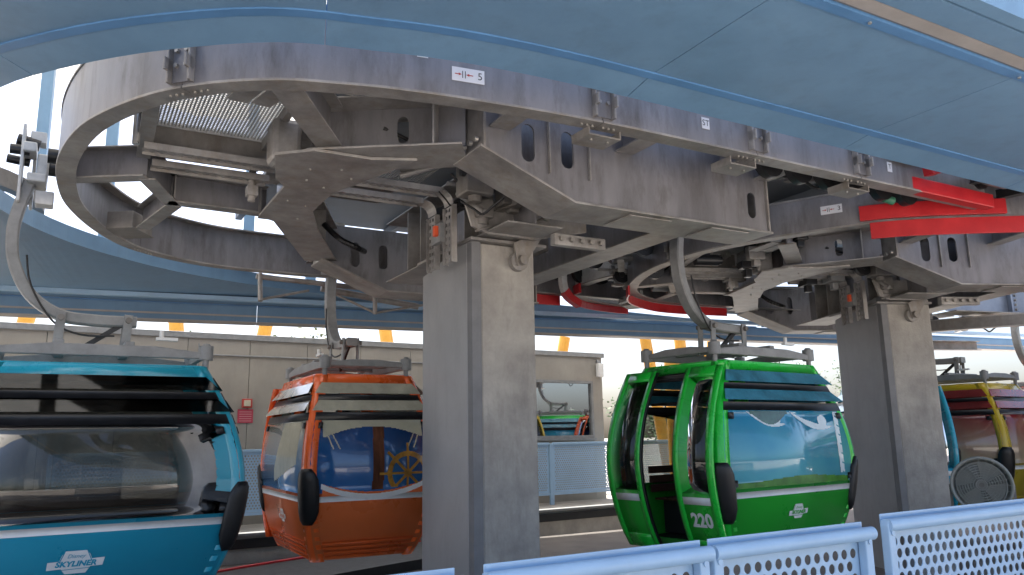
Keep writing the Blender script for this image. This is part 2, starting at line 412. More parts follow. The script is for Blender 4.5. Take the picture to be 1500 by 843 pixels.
# outer face mapping of the rail for stickers
def rail_face(at, root_rz, loc, s, zc, z_off=0.):
    Mx = Matrix.Translation(loc) @ Matrix.Rotation(root_rz, 4, 'Z')
    def P(u, v, t):
        p, d = at(s - u); x = d.cross(Vector((0, 0, 1)))
        q = p - x * (t + .003)
        return Mx @ Vector((q.x, q.y, zc + v))
    return P
def s_of(a, n): return arc_of(L1, a, n)
arrow_sign('number_sign', rail_face(at1, A1, Vector((0, 0, 0)), s_of(2.33, 4.73), 4.165), '5', 'white sign with red arrows and the number 5 on the big rail', .105)
word_sign('letter_sign', rail_face(at1, A1, Vector((0, 0, 0)), s_of(4.62, 4.62), 4.17), 'ST', .085, .1, 'small white ST sticker on the near rail by a splice', .075)
word_sign('arrow_sign', rail_face(at1, A1, Vector((0, 0, 0)), s_of(6.98, 4.62), 4.17), 'T', .07, .1, 'small white sticker near the right end of the near rail', .07)
P_ = rail_face(at1, A1, Vector((0, 0, 0)), s_of(2.05, 4.77), 4.255)
tag(MB().prism([(-.04, -.006), (.04, -.006), (.04, .006), (-.04, .006)], P_, 0, .003).build('marker_strip', signw), 'short white marker strip on the big rail left of the 5 sign', 'marker')

# ------------------------------------------------------------------ steel frames carrying the loops (local a,n)
def ibeam(mb_root, name, p, q, z0, H, fw, m=galv, webholes=(), tw=.018, stiff=()):
    """I beam in plan from p to q, bottom at z0"""
    p, q = Vector((*p, 0)), Vector((*q, 0)); d = (q - p); Lb = d.length; d.normalize(); x = d.cross(Vector((0, 0, 1)))
    P = lambda u, v, t: tuple(p + d * u + x * t + Vector((0, 0, v)))
    o = empty(name); o.parent = mb_root
    hs = [oval(u, z0 + v, w, h) for u, v, w, h in webholes]
    MB().plate_hole([(0, z0 + .018), (Lb, z0 + .018), (Lb, z0 + H - .018), (0, z0 + H - .018)], hs, P, -tw / 2, tw / 2).build('web', galv2, o)
    for zz, nm in ((z0, 'bottom_flange'), (z0 + H - .018, 'top_flange')):
        MB().prism([(0, -fw / 2), (Lb, -fw / 2), (Lb, fw / 2), (0, fw / 2)], lambda u, t, v: tuple(p + d * u + x * t + Vector((0, 0, v))), zz, zz + .017).build(nm, m, o, .003)
    for u in stiff:
        MB().prism([(-fw * .46, z0 + .02), (fw * .46, z0 + .02), (fw * .46, z0 + H - .02), (-fw * .46, z0 + H - .02)], lambda t, v, k: tuple(p + d * k + x * t + Vector((0, 0, v))), u - .007, u + .007).build('stiffener', galv, o)
    return o

def tray(root, path, w=.16, h=.06, slots=True, m=None):
    """slotted cable tray channel along path (local), bottom faces down"""
    m = m or galv
    o = empty('cable_tray'); o.parent = root
    P = [Vector(p) for p in path]
    MB().sweep(P, [(-w / 2, 0), (-w / 2, h), (-w / 2 + .006, h), (-w / 2 + .006, 0)]).sweep(P, [(w / 2 - .006, 0), (w / 2 - .006, h), (w / 2, h), (w / 2, 0)]).build('side_rail', m, o)
    return o, P
def slotted(root, p, q, nrm, w=.16, rows=3, m=None, name='slotted_plate'):
    """flat slotted plate from p to q, width along d x nrm"""
    p, q, nrm = Vector(p), Vector(q), Vector(nrm).normalized(); d = q - p; L = d.length; d.normalize(); x = d.cross(nrm).normalized()
    mb = MB(); cw = w / rows; cl = .075; ncol = max(1, int(L / cl)); cl = L / ncol
    f = lambda u, v, t: tuple(p + d * u + x * v + nrm * t)
    for i in range(ncol):
        for j in range(rows):
            u0, u1 = i * cl, (i + 1) * cl; v0 = -w / 2 + j * cw; v1 = v0 + cw
            sh = .2 if j % 2 else 0
            a0, a1 = u0 + cl * (.16 + sh * .3), u1 - cl * (.28 - sh * .3); b0, b1 = v0 + cw * .24, v1 - cw * .24
            for t in (0, .004):
                o4 = [f(u0, v0, t), f(u1, v0, t), f(u1, v1, t), f(u0, v1, t)]; i4 = [f(a0, b0, t), f(a1, b0, t), f(a1, b1, t), f(a0, b1, t)]
                mb.add(o4 + i4, [(0, 1, 5, 4), (1, 2, 6, 5), (2, 3, 7, 6), (3, 0, 4, 7)])
            mb.add([f(a0, b0, 0), f(a1, b0, 0), f(a1, b1, 0), f(a0, b1, 0), f(a0, b0, .004), f(a1, b0, .004), f(a1, b1, .004), f(a0, b1, .004)], [(0, 1, 5, 4), (1, 2, 6, 5), (2, 3, 7, 6), (3, 0, 4, 7)])
    for s in (-1, 1):
        c0 = p + x * s * (w / 2 + .003); mb.bar(c0 + nrm * -.0, q + x * s * (w / 2 + .003), .006, .06, up=nrm)
    return mb.build(name, m or galv, root)
def grating(root, a0, a1, n0, n1, z, step=.03):
    mb = MB(); k = int((a1 - a0) / step)
    for i in range(k + 1): mb.box((a0 + i * step, (n0 + n1) / 2, z), (.013, n1 - n0, .02))
    for j in range(int((n1 - n0) / .04) + 1): mb.box(((a0 + a1) / 2, n0 + j * .04, z + .006), (a1 - a0, .016, .006))
    for nn_ in (n0, n1): mb.box(((a0 + a1) / 2, nn_, z), (a1 - a0 + .02, .012, .05))
    for aa in (a0 - .012, a1 + .012): mb.box((aa, (n0 + n1) / 2, z), (.008, n1 - n0, .05))
    return mb.build('grating_panel', lightcast, root)

def girder(root, s, zt=4.45, end=6.1, mcol=galv2, nm='main_girder'):
    """deep haunched box girder; s=-1 near side (front plate at n=5.45), s=+1 far side mirrored about n=7.95"""
    o = empty(nm); o.parent = root
    N_ = lambda n: n if s < 0 else 15.9 - n
    prof = [(2.85, 3.95), (3.72, 3.60), (end, 3.60), (end, zt), (2.85, zt)]
    holes = [oval(3.28, 4.07, .13, .34), oval(3.68, 4.07, .13, .34), oval(end - .2, 3.86, .11, .27)]
    for n0, nme in ((5.45, 'side_plate'), (5.82, 'side_plate')):
        MB().plate_hole(prof, holes, lambda u, v, t: (u, N_(n0 + t), v), 0, .02).build(nme, mcol, o)
    # bottom flange following the haunch
    mb = MB()
    lo = [(2.80, 3.968), (3.72, 3.60), (end + .03, 3.60)]
    up = [(u, v - .022) for u, v in lo]
    mb.prism(lo + up[::-1], lambda u, v, t: (u, N_(t), v), 5.40, 5.93).build('bottom_flange', galv, o, .004)
    MB().box((2.84, N_(5.655), 4.2), (.022, .5, .52)).build('end_plate', galv, o)
    MB().box((end + .012, N_(5.655), 4.02), (.02, .46, .84)).build('end_plate', galv, o)
    for u in (3.48, 3.9):
        MB().box((u, N_(5.43), 4.07), (.012, .03, .5)).build('stiffener', galv, o)
    for k in range(4):
        bolt_dir(o, (2.80, N_(5.46 + .11 * k), 4.02), (-1, 0, 0), 1.1)
    # wear plates under the flange
    for u in (4.6, 5.6):
        MB().box((u, N_(5.66), 3.570), (.5, .4, .012)).build('wear_plate', galv, o, .006)
    return o

def oflange(root, s, a, n0=4.72, n1=5.44, z=4.16):
    N_ = lambda n: n if s < 0 else 15.9 - n
    o = empty('outrigger'); o.parent = root
    MB().prism([(n0, z), (n1, z - .0), (n1, z + .28), (n0, z + .22)], lambda u, v, t: (a + t, N_(u), v), -.01, .01).build('web', galv2, o)
    MB().box((a, N_((n0 + n1) / 2), z - .01), (.2, n1 - n0, .016)).build('bottom_flange', galv, o)
    return o

def frame(name, loc, rz, label, end=6.1, group='steel frames above the pillars'):
    root = empty(name, loc, rz, label, 'steel frame', group)
    for s in (-1, 1):
        N_ = lambda n: n if s < 0 else 15.9 - n
        girder(root, s, end=end)
        # star arms
        if s < 0:
            ibeam(root, 'arm_beam', (1.72, 6.38), (2.80, 5.68), 3.95, .46, .56, webholes=[(.75, .25, .1, .24)], stiff=(1.05,))
            ibeam(root, 'arm_beam', (1.75, 6.12), (1.10, 5.06), 4.0, .36, .22)
        else:
            ibeam(root, 'arm_beam', (1.95, 8.2), (2.82, 10.1), 3.95, .46, .42, webholes=[(1.5, .25, .1, .24)], stiff=(1.2,))
        for a in (3.0, 4.3, 5.5, 6.05): oflange(root, s, a)
    # brackets tying the loop end to the star
    ibeam(root, 'end_bracket', (-.12, 7.98), (.50, 7.60), 3.985, .30, .16)
    ibeam(root, 'end_bracket', (.50, 7.62), (.80, 8.38), 3.98, .30, .15)
    ibeam(root, 'end_bracket', (.45, 7.5), (.40, 6.05), 4.14, .22, .12)
    ibeam(root, 'end_bracket', (.82, 8.42), (.62, 9.5), 3.985, .26, .15)
    MB().box((.50, 9.72), (.34, .36, .2), rz=R(-25)) if False else MB().box((.50, 9.75, 4.08), (.30, .44, .2), rz=R(-32)).box((.50, 9.75, 3.985), (.34, .48, .012), rz=R(-32)).build('end_box', galvd, root, .006)
    MB().cyl((.35, 6.9, 4.05), (.35, 6.9, 4.6), .03).cyl((.35, 6.9, 4.45), (.35, 6.9, 4.6), .05).build('tie_rod', silver, root)
    MB().prism([(1.35, 6.3), (1.62, 6.06), (2.1, 6.05), (2.45, 5.9), (2.2, 6.75), (2.08, 7.1), (2.08, 7.8), (2.3, 8.4), (2.2, 8.6), (1.62, 8.2), (1.62, 7.1), (1.5, 6.9)], lambda u, v, t: (u, v, t), 3.92, 3.946).build('gusset_plate', galv, root, .004)
    for p in ((1.7, 6.5), (1.95, 6.4), (2.1, 6.6), (1.75, 6.8), (1.95, 6.95), (1.75, 7.5), (1.95, 7.6), (2.0, 8.1)): bolt_dir(root, (p[0], p[1], 3.92), (0, 0, -1), .5)
    MB().cyl((1.42, 7.56, 3.88), (1.42, 7.56, 4.2), .035).box((1.42, 7.56, 3.98), (.1, .1, .1)).build('clamp', galv, root)
    MB().box((1.50, 6.62, 4.15), (.26, .26, .4)).build('tower_stub', galv, root, .05)
    # spine
    ibeam(root, 'spine_beam', (1.85, 6.4), (1.85, 8.4), 3.953, .42, .40)
    ibeam(root, 'cross_beam', (.75, 8.3), (1.72, 8.34), 3.98, .3, .16, stiff=(.05, .9))
    # cross girder over the pillar
    ibeam(root, 'cross_girder', (3.86, 6.3), (3.86, 9.6), 3.62, .8, .62, webholes=[(.5, .4, .14, .3), (2.8, .4, .14, .3)], stiff=(.65, 1.0, 2.2, 2.6))
    ibeam(root, 'cross_girder', (5.6, 6.3), (5.6, 9.6), 3.75, .6, .4)
    # walkway gratings
    grating(root, .50, 1.45, 6.32, 7.30, 4.42)
    grating(root, .95, 1.55, 5.50, 6.28, 4.42)
    grating(root, 1.62, 2.75, 5.30, 5.95, 4.44)
    grating(root, 2.08, 3.25, 6.75, 7.9, 4.43)
    MB().box((1.06, 7.80, 4.44), (1.1, .96, .015)).build('deck_plate', galvd, root)
    MB().box((.97, 7.33, 4.27), (1.06, .02, .30)).build('deck_edge', galvd, root)
    MB().box((2.62, 8.4, 4.46), (1.1, .95, .015)).build('deck_plate', galvd, root)
    for a_ in (.46, 1.47): MB().bar((a_, 6.3, 4.36), (a_, 7.3, 4.36), .06, .1).build('deck_edge', galv, root)
    for nn_, z_c, r_c in ((6.05, 4.02, .018), (6.12, 4.05, .012)):
        MB().tube(smooth_path([(2.2, nn_, z_c + .2), (2.9, nn_, z_c), (3.4, nn_ + .02, z_c - .1), (5.8, nn_, z_c - .1)], 4), r_c, 6).build('conduit', blackm, root)
    # light plates under the rail
    for k in range(2): MB().box((.98 + .17 * k, 5.42 + .0 * k, 4.06), (.15, .5, .012), rz=R(12)).build('cover_plate', galv, root)
    # slotted cable trays along the frame and down to the pillar
    for n, a0, a1 in ((7.08, .42, 1.66), (7.50, .52, 1.55), (7.10, 2.1, 3.2), (7.52, 2.08, 3.16)):
        slotted(root, (a0, n, 4.09), (a1, n, 4.09), (0, 0, -1), .16, 3, name='cable_tray')
    for n in (7.10, 7.52):
        cv = [(3.17 + .13 * math.sin(t), n, 3.96 + .13 * math.cos(t)) for t in [R(k * 18) for k in range(6)]]
        MB().sweep([Vector(p) for p in cv], [(-.105, 0), (.105, 0), (.105, .006), (-.105, .006)]).build('tray_bend', galv, root)
        slotted(root, (3.31, n, 3.95), (3.31, n, 3.35), (-1, 0, 0), .21, 3, name='cable_riser')
    MB().box((3.27, 7.31, 3.70), (.05, .22, .2)).build('cable_clamp', greycast, root)
    MB().box((3.23, 7.27, 3.72), (.05, .06, .11)).build('red_switch', mat('switch_red', (.75, .10, .03), .4, 0, 0), root, .008)
    # clutter: hoses, shafts, hydraulic blocks
    mb = MB(); mb.tube(smooth_path([(2.6, 9.2, 4.2), (2.75, 9.05, 4.0), (2.95, 9.0, 3.9), (3.1, 9.15, 3.9)], 5), .035); mb.build('hose', black, root)
    for (a, n, z, s3) in ((3.35, 6.6, 4.1, (.3, .25, .35)), (3.5, 6.75, 3.85, (.18, .2, .2)), (4.6, 7.2, 4.2, (.5, .5, .35)), (5.0, 8.6, 4.15, (.6, .5, .4)), (2.6, 6.5, 4.2, (.3, .3, .2))):
        MB().box((a, n, z), s3).cyl((a, n, z - s3[2] / 2 - .06), (a, n, z - s3[2] / 2), .07).build('gearbox', galvd, root, .015)
    MB().cyl((2.55, 6.55, 4.0), (3.2, 6.2, 4.2), .03).cyl((3.4, 6.5, 3.75), (3.4, 7.1, 4.1), .025).build('tie_rod', galv, root)
    # pillar cap: curved bracket with pin and bolted lugs
    MB().plate_hole([(3.38, 3.66), (3.55, 3.60), (4.1, 3.60), (4.75, 3.75), (4.75, 3.9), (3.3, 3.9)], [], lambda u, v, t: (u, 6.72 + t, v), 0, .03).build('cap_bracket', galv, root)
    MB().box((3.9, 7.6, 3.59), (.9, 1.4, .03)).build('cap_plate', galv, root)
    MB().prism([(3.93, 3.58), (4.20, 3.72), (4.32, 3.74), (4.06, 3.36), (3.98, 3.34)], lambda u, v, t: (u, 6.86 + t, v), 0, .03).build('pin_lug', galv, root, .004)
    MB().cyl((4.02, 6.80, 3.40), (4.02, 6.99, 3.40), .05).cyl((4.02, 6.90, 3.40), (4.02, 6.97, 3.40), .10, n=20).build('pin', galv, root)
    MB().box((4.42, 6.40, 3.53), (.62, .09, .12)).build('bolted_lug', galv, root, .01)
    for k in range(5): bolt_dir(root, (4.18 + .12 * k, 6.35, 3.53), (0, -1, 0), 1.2)
    MB().tube(smooth_path([(3.42, 6.74, 3.62), (3.7, 6.66, 3.7), (4.05, 6.6, 3.76), (4.15, 6.5, 3.85), (3.9, 6.2, 3.98), (3.7, 6.1, 4.05)], 4), .014, 6).build('cable', galvd, root)
    # running sheaves along the near leg
    for k in range(6):
        a = 5.75 + .42 * k
        MB().cyl((a, 5.02, 4.18), (a, 5.1, 4.18), .17, n=20).cyl((a, 4.95, 4.18), (a, 5.2, 4.18), .04).build('drive_wheel', blackm, root)
    return root
f1 = frame('steel_frame', (0, 0, 0), A1, 'grey riveted steel frame with oval holes carrying the left loop')

# housing roof over the machinery
e = empty('machinery_housing', label='dark flat housing roof over the machinery, glimpsed between the beams', cat='roof')
hz = mat('housing_grey', (.12, .14, .17), .6, 0, .1, 2)
for k in range(5):
    MB().prism([(2.2 + 2.6 * k, 4.9), (4.79 + 2.6 * k, 4.9), (4.79 + 2.6 * k, 13.0), (2.2 + 2.6 * k, 13.0)], lambda u, v, t: tuple(W(u, v, t)), 5.3, 5.34).build('roof_sheet', hz, e)
for k in range(6):
    MB().bar(W(2.25 + 2.55 * k, 4.9, 5.24), W(2.25 + 2.55 * k, 13, 5.24), .1, .12).build('roof_rib', hz, e)
# ------------------------------------------------------------------ loop 2
A2 = R(8.)
def org2(target, local, ang): 
    c, s = math.cos(ang), math.sin(ang); return Vector((target[0] - (local[0] * c - local[1] * s), target[1] - (local[0] * s + local[1] * c), -.08))
O2 = org2((1.78, 12.3), (-.2, 7.95), A2)
f2 = frame('steel_frame', O2, A2, 'bluish grey steel frame carrying the second loop, above the right pillar')
k2 = .965
L2 = [(x * k2, y * k2) for x, y in [(9.5, 8.6), (7.5, 8.68), (5.9, 8.74), (4.74, 8.80), (4.12, 8.97), (3.6, 9.28), (3.04, 9.67), (2.5, 10.22), (2.22, 10.75), (2.0, 11.4), (1.9, 12.3), (2.0, 13.2), (2.45, 14.0), (3.03, 14.5), (4.34, 15.05), (5.29, 15.45), (6.57, 16.05), (9, 17.0)]]
def s2(x, y): return arc_of(L2, x, y)
rail2, path2, LL2, at2 = build_rail('guide_rail', L2, (0, 0, 0), 0, 'darker looping guide rail with red guard strips on the right, marked 3', [s2(2.2, 10.25), s2(5.1, 14.9)], z0=3.92, H=.38)
P_ = rail_face(at2, 0, Vector((0, 0, 0)), s2(3.72, 8.78), 4.13)
arrow_sign('number_sign', P_, '3', 'small white sign with red arrows and the number 3 beside the red guard', .1)
# red guards following loop 2
def guard(s0, s1, off, z0, h, t, name, label):
    n = max(2, int((s1 - s0) / .15)); pts = []
    for i in range(n + 1):
        p, d = at2(s0 + (s1 - s0) * i / n); x = d.cross(Vector((0, 0, 1))); pts.append(p - x * off + Vector((0, 0, z0)))
    return tag(MB().sweep(pts, [(-t, 0), (-t, h), (0, h), (0, 0)]).build(name, redp, None, .004), label, 'guard', 'red guard strips')
sA = s2(9.0, 8.32); sB = s2(4.02, 8.63)
guard(sA, sB, .03, 3.715, .185, .03, 'red_guard', 'long red guard strip hanging below the rail at the right edge')
guard(s2(5.4, 8.44), s2(4.0, 8.65), .03, 3.93, .17, .05, 'red_guard', 'short red guard on the rail web right of the 3 sign')
guard(s2(1.86, 12.0), s2(4.1, 14.45), -.0, 3.74, .15, .03, 'red_guard', 'curved red guard under the left end of the second loop')
tag(MB().bar((3.90, 7.62, 4.07), (5.15, 8.15, 3.99), .12, .15).build('red_beam', redp, None, .01), 'thick red box beam angled under the blue canopy edge', 'beam')
e = empty('red_caliper', label='curved red brake arm below the right end of the near rail', cat='brake')
MB().sweep(smooth_path([(4.2, 7.55, 4.16), (4.34, 7.62, 4.2), (4.42, 7.66, 4.32), (4.5, 7.7, 4.42)], 4), [(-.05, -.05), (.05, -.05), (.05, .05), (-.05, .05)]).build('arm', redp, e, .01)
MB().cyl((4.36, 7.5, 4.36), (4.30, 7.64, 4.36), .06).build('pivot', silver, e)
e = empty('brake_motor', label='grey motor with silver hoses next to the red brake arm', cat='motor')
MB().cyl((4.7, 7.72, 4.33), (5.5, 8.05, 4.2), .10).cyl((4.85, 7.75, 4.33), (4.95, 7.8, 4.31), .13).build('housing', galvd, e)
MB().tube(smooth_path([(5.3, 7.9, 4.15), (5.45, 7.95, 4.06), (5.6, 8.1, 4.08), (5.5, 8.2, 4.2)], 5), .018).build('hose', black, e)
MB().tube(smooth_path([(5.0, 7.8, 4.2), (5.2, 7.85, 4.14), (5.4, 8.0, 4.12), (5.7, 8.05, 4.2)], 5), .02).build('hose', silver, e)
for i in range(5):
    pass
tag(MB().cyl((4.0, 8.1, 4.05), (4.12, 8.16, 4.03), .045, n=18).build('spring_coil', mat('green_coil', (.05, .2, .12), .5, 0, .1, 8)), 'small green coil beside the red beam', 'coil')
# third loop beyond, seen through the gap
L3 = [(4.2, 9.9), (2.6, 10.0), (1.5, 10.35), (1.0, 11.1), (.98, 11.9), (1.4, 12.7), (2.4, 13.4), (4.2, 14.2)]
L3 = [(x * 1.16 + .0, y * 1.16 + .35) for x, y in L3]
rail3, path3, LL3, at3 = build_rail('guide_rail', L3, (0, 0, 0), 0, 'small far guide rail loop glimpsed beneath the big girder', [], z0=4.15, H=.3, mat1=lightcast)
def guard3(s0, s1, z0, h, label):
    pts = []
    for i in range(13):
        p, d = at3(s0 + (s1 - s0) * i / 12); pts.append(p + Vector((0, 0, z0)))
    tag(MB().sweep(pts, [(-.05, 0), (-.05, h), (-.01, h), (-.01, 0)]).build('red_guard', redp), label, 'guard', 'red guard strips')
guard3(LL3[-1] * .42, LL3[-1] * .72, 4.0, .16, 'red guard under the small far loop between the two big loops')
tag(MB().bar(W(6.0, 11.25, 3.9), W(7.3, 11.2, 3.9), .05, .17).build('red_guard', redp, None, .004), 'straight red guard right of the left pillar', 'guard', 'red guard strips')
e = empty('rail_end', label='curved rail end with a red tip hanging right of the left pillar', cat='rail end')
rp = smooth_path([W(7.0, 10.6, 4.35), W(7.05, 10.7, 4.1), W(7.2, 10.8, 3.92), W(7.5, 10.9, 3.80)], 5)
MB().sweep(rp[:9], [(-.05, -.06), (.05, -.06), (.05, .06), (-.05, .06)], side=AN).build('bar', lightcast, e)
MB().sweep(rp[8:], [(-.06, -.07), (.06, -.07), (.06, .07), (-.06, .07)], side=AN).build('red_tip', redp, e)

# ------------------------------------------------------------------ pillars
def pillar(name, loc, rz, label, a0, a1, n0, n1, top, zb=-.6):
    root = empty(name, loc, rz, label, 'pillar', 'concrete pillars with metal cladding')
    MB().prism([(a0 + .11, n0), (a1, n0), (a1, n1), (a0 + .11, n1)], lambda u, v, t: (u, v, t), zb, top).build('concrete_shaft', concp, root, .02)
    MB().prism([(n0 + .1, zb), (n1 + .02, zb), (n1 + .02, top - .14), (n0 + .1, top + .04)], lambda u, v, t: (a0 + t, u, v), 0, .09).build('cladding_panel', clad, root, .006)
    MB().prism([(n0 - .012, zb), (n0 + .095, zb), (n0 + .095, top + .04), (n0 - .012, top + .05)], lambda u, v, t: (a0 + t, u, v), .002, .108).build('cladding_edge', cladd, root, .004)
    return root
pillar('pillar', (0, 0, 0), A1, 'grey pillar between the orange and green cabins, half clad in metal', 3.49, 4.24, 6.98, 8.2, 3.57)
pillar('pillar', O2, A2, 'darker pillar behind the green cabin on the right', 3.54, 4.36, 6.98, 8.25, 3.66)

# ------------------------------------------------------------------ blue canopy ring round loop 1
can = empty('station_canopy', label='big blue panelled canopy ring around the left loop', cat='canopy')
# inner lip path (local a,n) at near side / left, outward normals from offset
lip = smooth_path([(14, 4.10, 0), (8, 4.10, 0), (5, 4.10, 0), (3.3, 4.11, 0), (2.55, 4.13, 0), (1.95, 4.19, 0), (1.45, 4.30, 0), (.95, 4.45, 0), (.37, 4.86, 0), (-.12, 5.35, 0), (-.54, 5.92, 0), (-.9, 6.8, 0), (-1.05, 7.8, 0), (-.95, 8.9, 0), (-.5, 10.2, 0), (.3, 11.3, 0), (1.6, 12.3, 0), (3.6, 13.0, 0), (6, 13.2, 0), (9, 13.4, 0), (14, 13.9, 0)], 4)
fl = lambda x: None
nl = len(lip)
def offs(i, o):
    d = lip[min(i + 1, nl - 1)] - lip[max(i - 1, 0)]; d.normalize(); x = d.cross(Vector((0, 0, 1))); return lip[i] - x * o
LS = [0]
for p, q in zip(lip, lip[1:]): LS.append(LS[-1] + (q - p).length)
iend = next(i for i in range(nl) if lip[i].x < -.0 and lip[i].y > 9)   # near+left part ends here
def band(i0, i1, o0, z0, o1, z1, th, name, m, bev=0., gap=.004):
    """panel strip between offsets along lip indices"""
    mb = MB(); vs = []
    idx = range(i0, i1 + 1)
    for i in idx:
        a = offs(i, o0); b = offs(i, o1)
        if i == i0: 
            dd = (offs(i + 1, o0) - a).normalized() * gap; a = a + dd; b = b + dd
        if i == i1:
            dd = (offs(i - 1, o0) - a).normalized() * gap; a = a + dd; b = b + dd
        vs += [W(a.x, a.y, z0), W(b.x, b.y, z1), W(b.x, b.y, z1 + th), W(a.x, a.y, z0 + th)]
    k = len(list(idx)); fs = []
    for j in range(k - 1):
        fs += [(j * 4 + t, j * 4 + (t + 1) % 4, j * 4 + 4 + (t + 1) % 4, j * 4 + 4 + t) for t in range(4)]
    fs += [(3, 2, 1, 0), tuple((k - 1) * 4 + t for t in range(4))]
    return mb.add(vs, fs, False).build(name, m, can)
# panel joints every ~2.2 m
joints = [0]; last = 0
for i in range(1, iend + 1):
    if LS[i] - last > 2.0: joints.append(i); last = LS[i]
if joints[-1] != iend: joints.append(iend)
for i0, i1 in zip(joints, joints[1:]):
    band(i0, i1, 0, 3.95, .235, 3.99, .03, 'lip_panel', blue)
    band(i0, i1, .31, 4.0, 1.39, 4.0, .03, 'soffit_panel', blue)
    band(i0, i1, 0, 3.982, .004, 3.982, .35, 'inner_edge', blue)
band(0, iend, .238, 3.986, .307, 3.99, .05, 'groove', bluedk, gap=0)
band(0, iend, 1.393, 3.988, 1.465, 3.988, .05, 'groove', bluedk, gap=0)
band(0, iend, 1.468, 4.01, 1.488, 4.01, .1, 'trim_edge', cladd, gap=0)
band(0, iend, 1.49, 4.0, 1.585, 4.0, .12, 'gutter', greystrip, gap=0)
band(0, iend, 1.59, 4.0, 1.775, 3.99, .3, 'edge_beam', blue, gap=0)
band(0, iend, 1.777, 4.06, 1.79, 4.06, .3, 'beam_gap', cladd, gap=0)
band(0, iend, 1.792, 3.99, 1.88, 3.99, .34, 'edge_beam', blue, gap=0)
sbolt = MB().cyl((0, 0, -.008), (0, 0, 0), .012, n=8).mesh('rivet', silver)
for i in range(4, iend, 3):
    p = offs(i, 1.43); q = W(p.x, p.y, 3.986); inst(sbolt, 'rivet', can, q)
# far side : panels between the lip and a straight fascia
fd2 = Vector((math.cos(R(22.5)), math.sin(R(22.5)), 0)); FA = Vector((-5.5, 13.5, 0))
def fas(p):                                            # project lip point on fascia along its normal
    n2 = Vector((-fd2.y, fd2.x, 0)); return p + n2 * ((FA - p).dot(n2))
fi = [i for i in range(iend, nl)]
fpts = [W(lip[i].x, lip[i].y) for i in fi]
step = 3
for k in range(0, len(fi) - 1, step):
    ks = list(range(k, min(k + step, len(fi) - 1) + 1))
    mb = MB(); vs = []
    for t, j in enumerate(ks):
        p = fpts[j]; q = fas(p)
        # left of loop fan out to the left
        if k == 0 and t == 0: q = FA + fd2 * -9; p = fpts[j]
        vs += [p + Vector((0, 0, 4.07)), q + Vector((0, 0, 4.0)), q + Vector((0, 0, 4.03)), p + Vector((0, 0, 4.10))]
    m_ = len(ks); fs = []
    for j in range(m_ - 1): fs += [(j * 4 + t, j * 4 + (t + 1) % 4, j * 4 + 4 + (t + 1) % 4, j * 4 + 4 + t) for t in range(4)]
    mb.add(vs, fs).build('soffit_panel', blue, can)
    mb = MB(); mb.sweep([fpts[j] + Vector((0, 0, 4.05)) for j in ks], [(0, 0), (0, .2), (.03, .2), (.03, 0)]).build('inner_edge', blue, can)
f0, f1_ = FA + fd2 * -14, FA + fd2 * 26
up = lambda z: Vector((0, 0, z))
seg = 5.0
for k in range(8):
    p, q = FA + fd2 * (-14 + seg * k + .004), FA + fd2 * (-14 + seg * (k + 1) - .004)
    n2 = Vector((-fd2.y, fd2.x, 0))
    MB().bar(p + up(3.84), q + up(3.84), .04, .27).build('fascia_panel', blue, can)
    MB().bar(p + up(3.69) + n2 * .12, q + up(3.69) + n2 * .12, .34, .016).build('fascia_flange', greystrip, can)
    MB().bar(p + up(3.975) - n2 * .75, q + up(3.975) - n2 * .75, .12, .07).build('stiffening_beam', bluelt, can)
    MB().bar(p + up(3.80) - n2 * .035, q + up(3.80) - n2 * .035, .02, .03).build('drip_rail', greystrip, can)
    MB().bar(p + up(3.985) - n2 * .03, q + up(3.985) - n2 * .03, .05, .02).build('joint_strip', bluedk, can)
# blue roof posts standing on the canopy
gpst = 'blue posts above the far canopy'
for i, (x, y) in enumerate([(-9.2, 12.6), (-7.8, 12.4), (-6.9, 12.9), (-4.8, 13.9), (-3.8, 14.5), (-1, 15.6), (2, 16.8), (6, 18.4)]):
    e = tag(MB().box((x, y, 6.5), (.18, .18, 4.9), rz=R(22)).box((x, y, 4.1), (.3, .3, .03), rz=R(22)).build('roof_post', blue), ['blue roof post at the left edge beyond the teal hanger', 'blue roof post left of the big loop end', 'blue roof post seen through the left end of the loop', 'blue roof post seen through the middle of the loop', 'blue roof post seen left of the orange cabin hanger', 'blue roof post behind the left pillar', 'blue roof post right of the left pillar', 'blue roof post behind the second loop'][i], 'post', gpst)

# ------------------------------------------------------------------ building behind
WD = R(32.7); wd = Vector((math.cos(WD), math.sin(WD), 0)); wn = Vector((-wd.y, wd.x, 0)); WO = Vector((2.35, 21.0, 0))
def WP(s, z, d=0.): return WO + wd * s + wn * d + Vector((0, 0, z))
b = empty('station_building', label='beige rendered building behind the orange cabin with a mirrored window', cat='building')
def wallrect(s0, s1, z0, z1, name='wall_panel', m=beige, th=.2, d=0.):
    return MB().prism([(s0, z0), (s1, z0), (s1, z1), (s0, z1)], lambda u, v, t: tuple(WP(u, v, d + t)), 0, th).build(name, m, b)
wz = 3.64
xs = [-14, -12.8, -11.6, -10.4, -9.2, -8, -6.8, -5.6, -4.4, -3.2, -2.22]
for s0, s1 in zip(xs, xs[1:]): wallrect(s0 + .005, s1 - .005, 0, wz)
wallrect(-2.217, -.33, 0, 1.55); wallrect(-2.217, -.33, 3.02, wz); wallrect(-.327, 0, 0, wz)
MB().prism([(-14, .2), (0, .2), (0, 4), (-14, 4)], lambda u, v, t: tuple(WP(u, t, v)), 0, wz - .02).build('wall_core', beige, b)
MB().prism([(-14.05, -.06), (.06, -.06), (.06, 4), (-14.05, 4)], lambda u, v, t: tuple(WP(u, t, v)), wz, wz + .12).build('roof_cap', greycast, b, .01)
MB().tube([WP(-10.2, wz - .1, -.03), WP(-10.2, 2.5, -.03)], .016, 8).build('conduit', greycast, b)
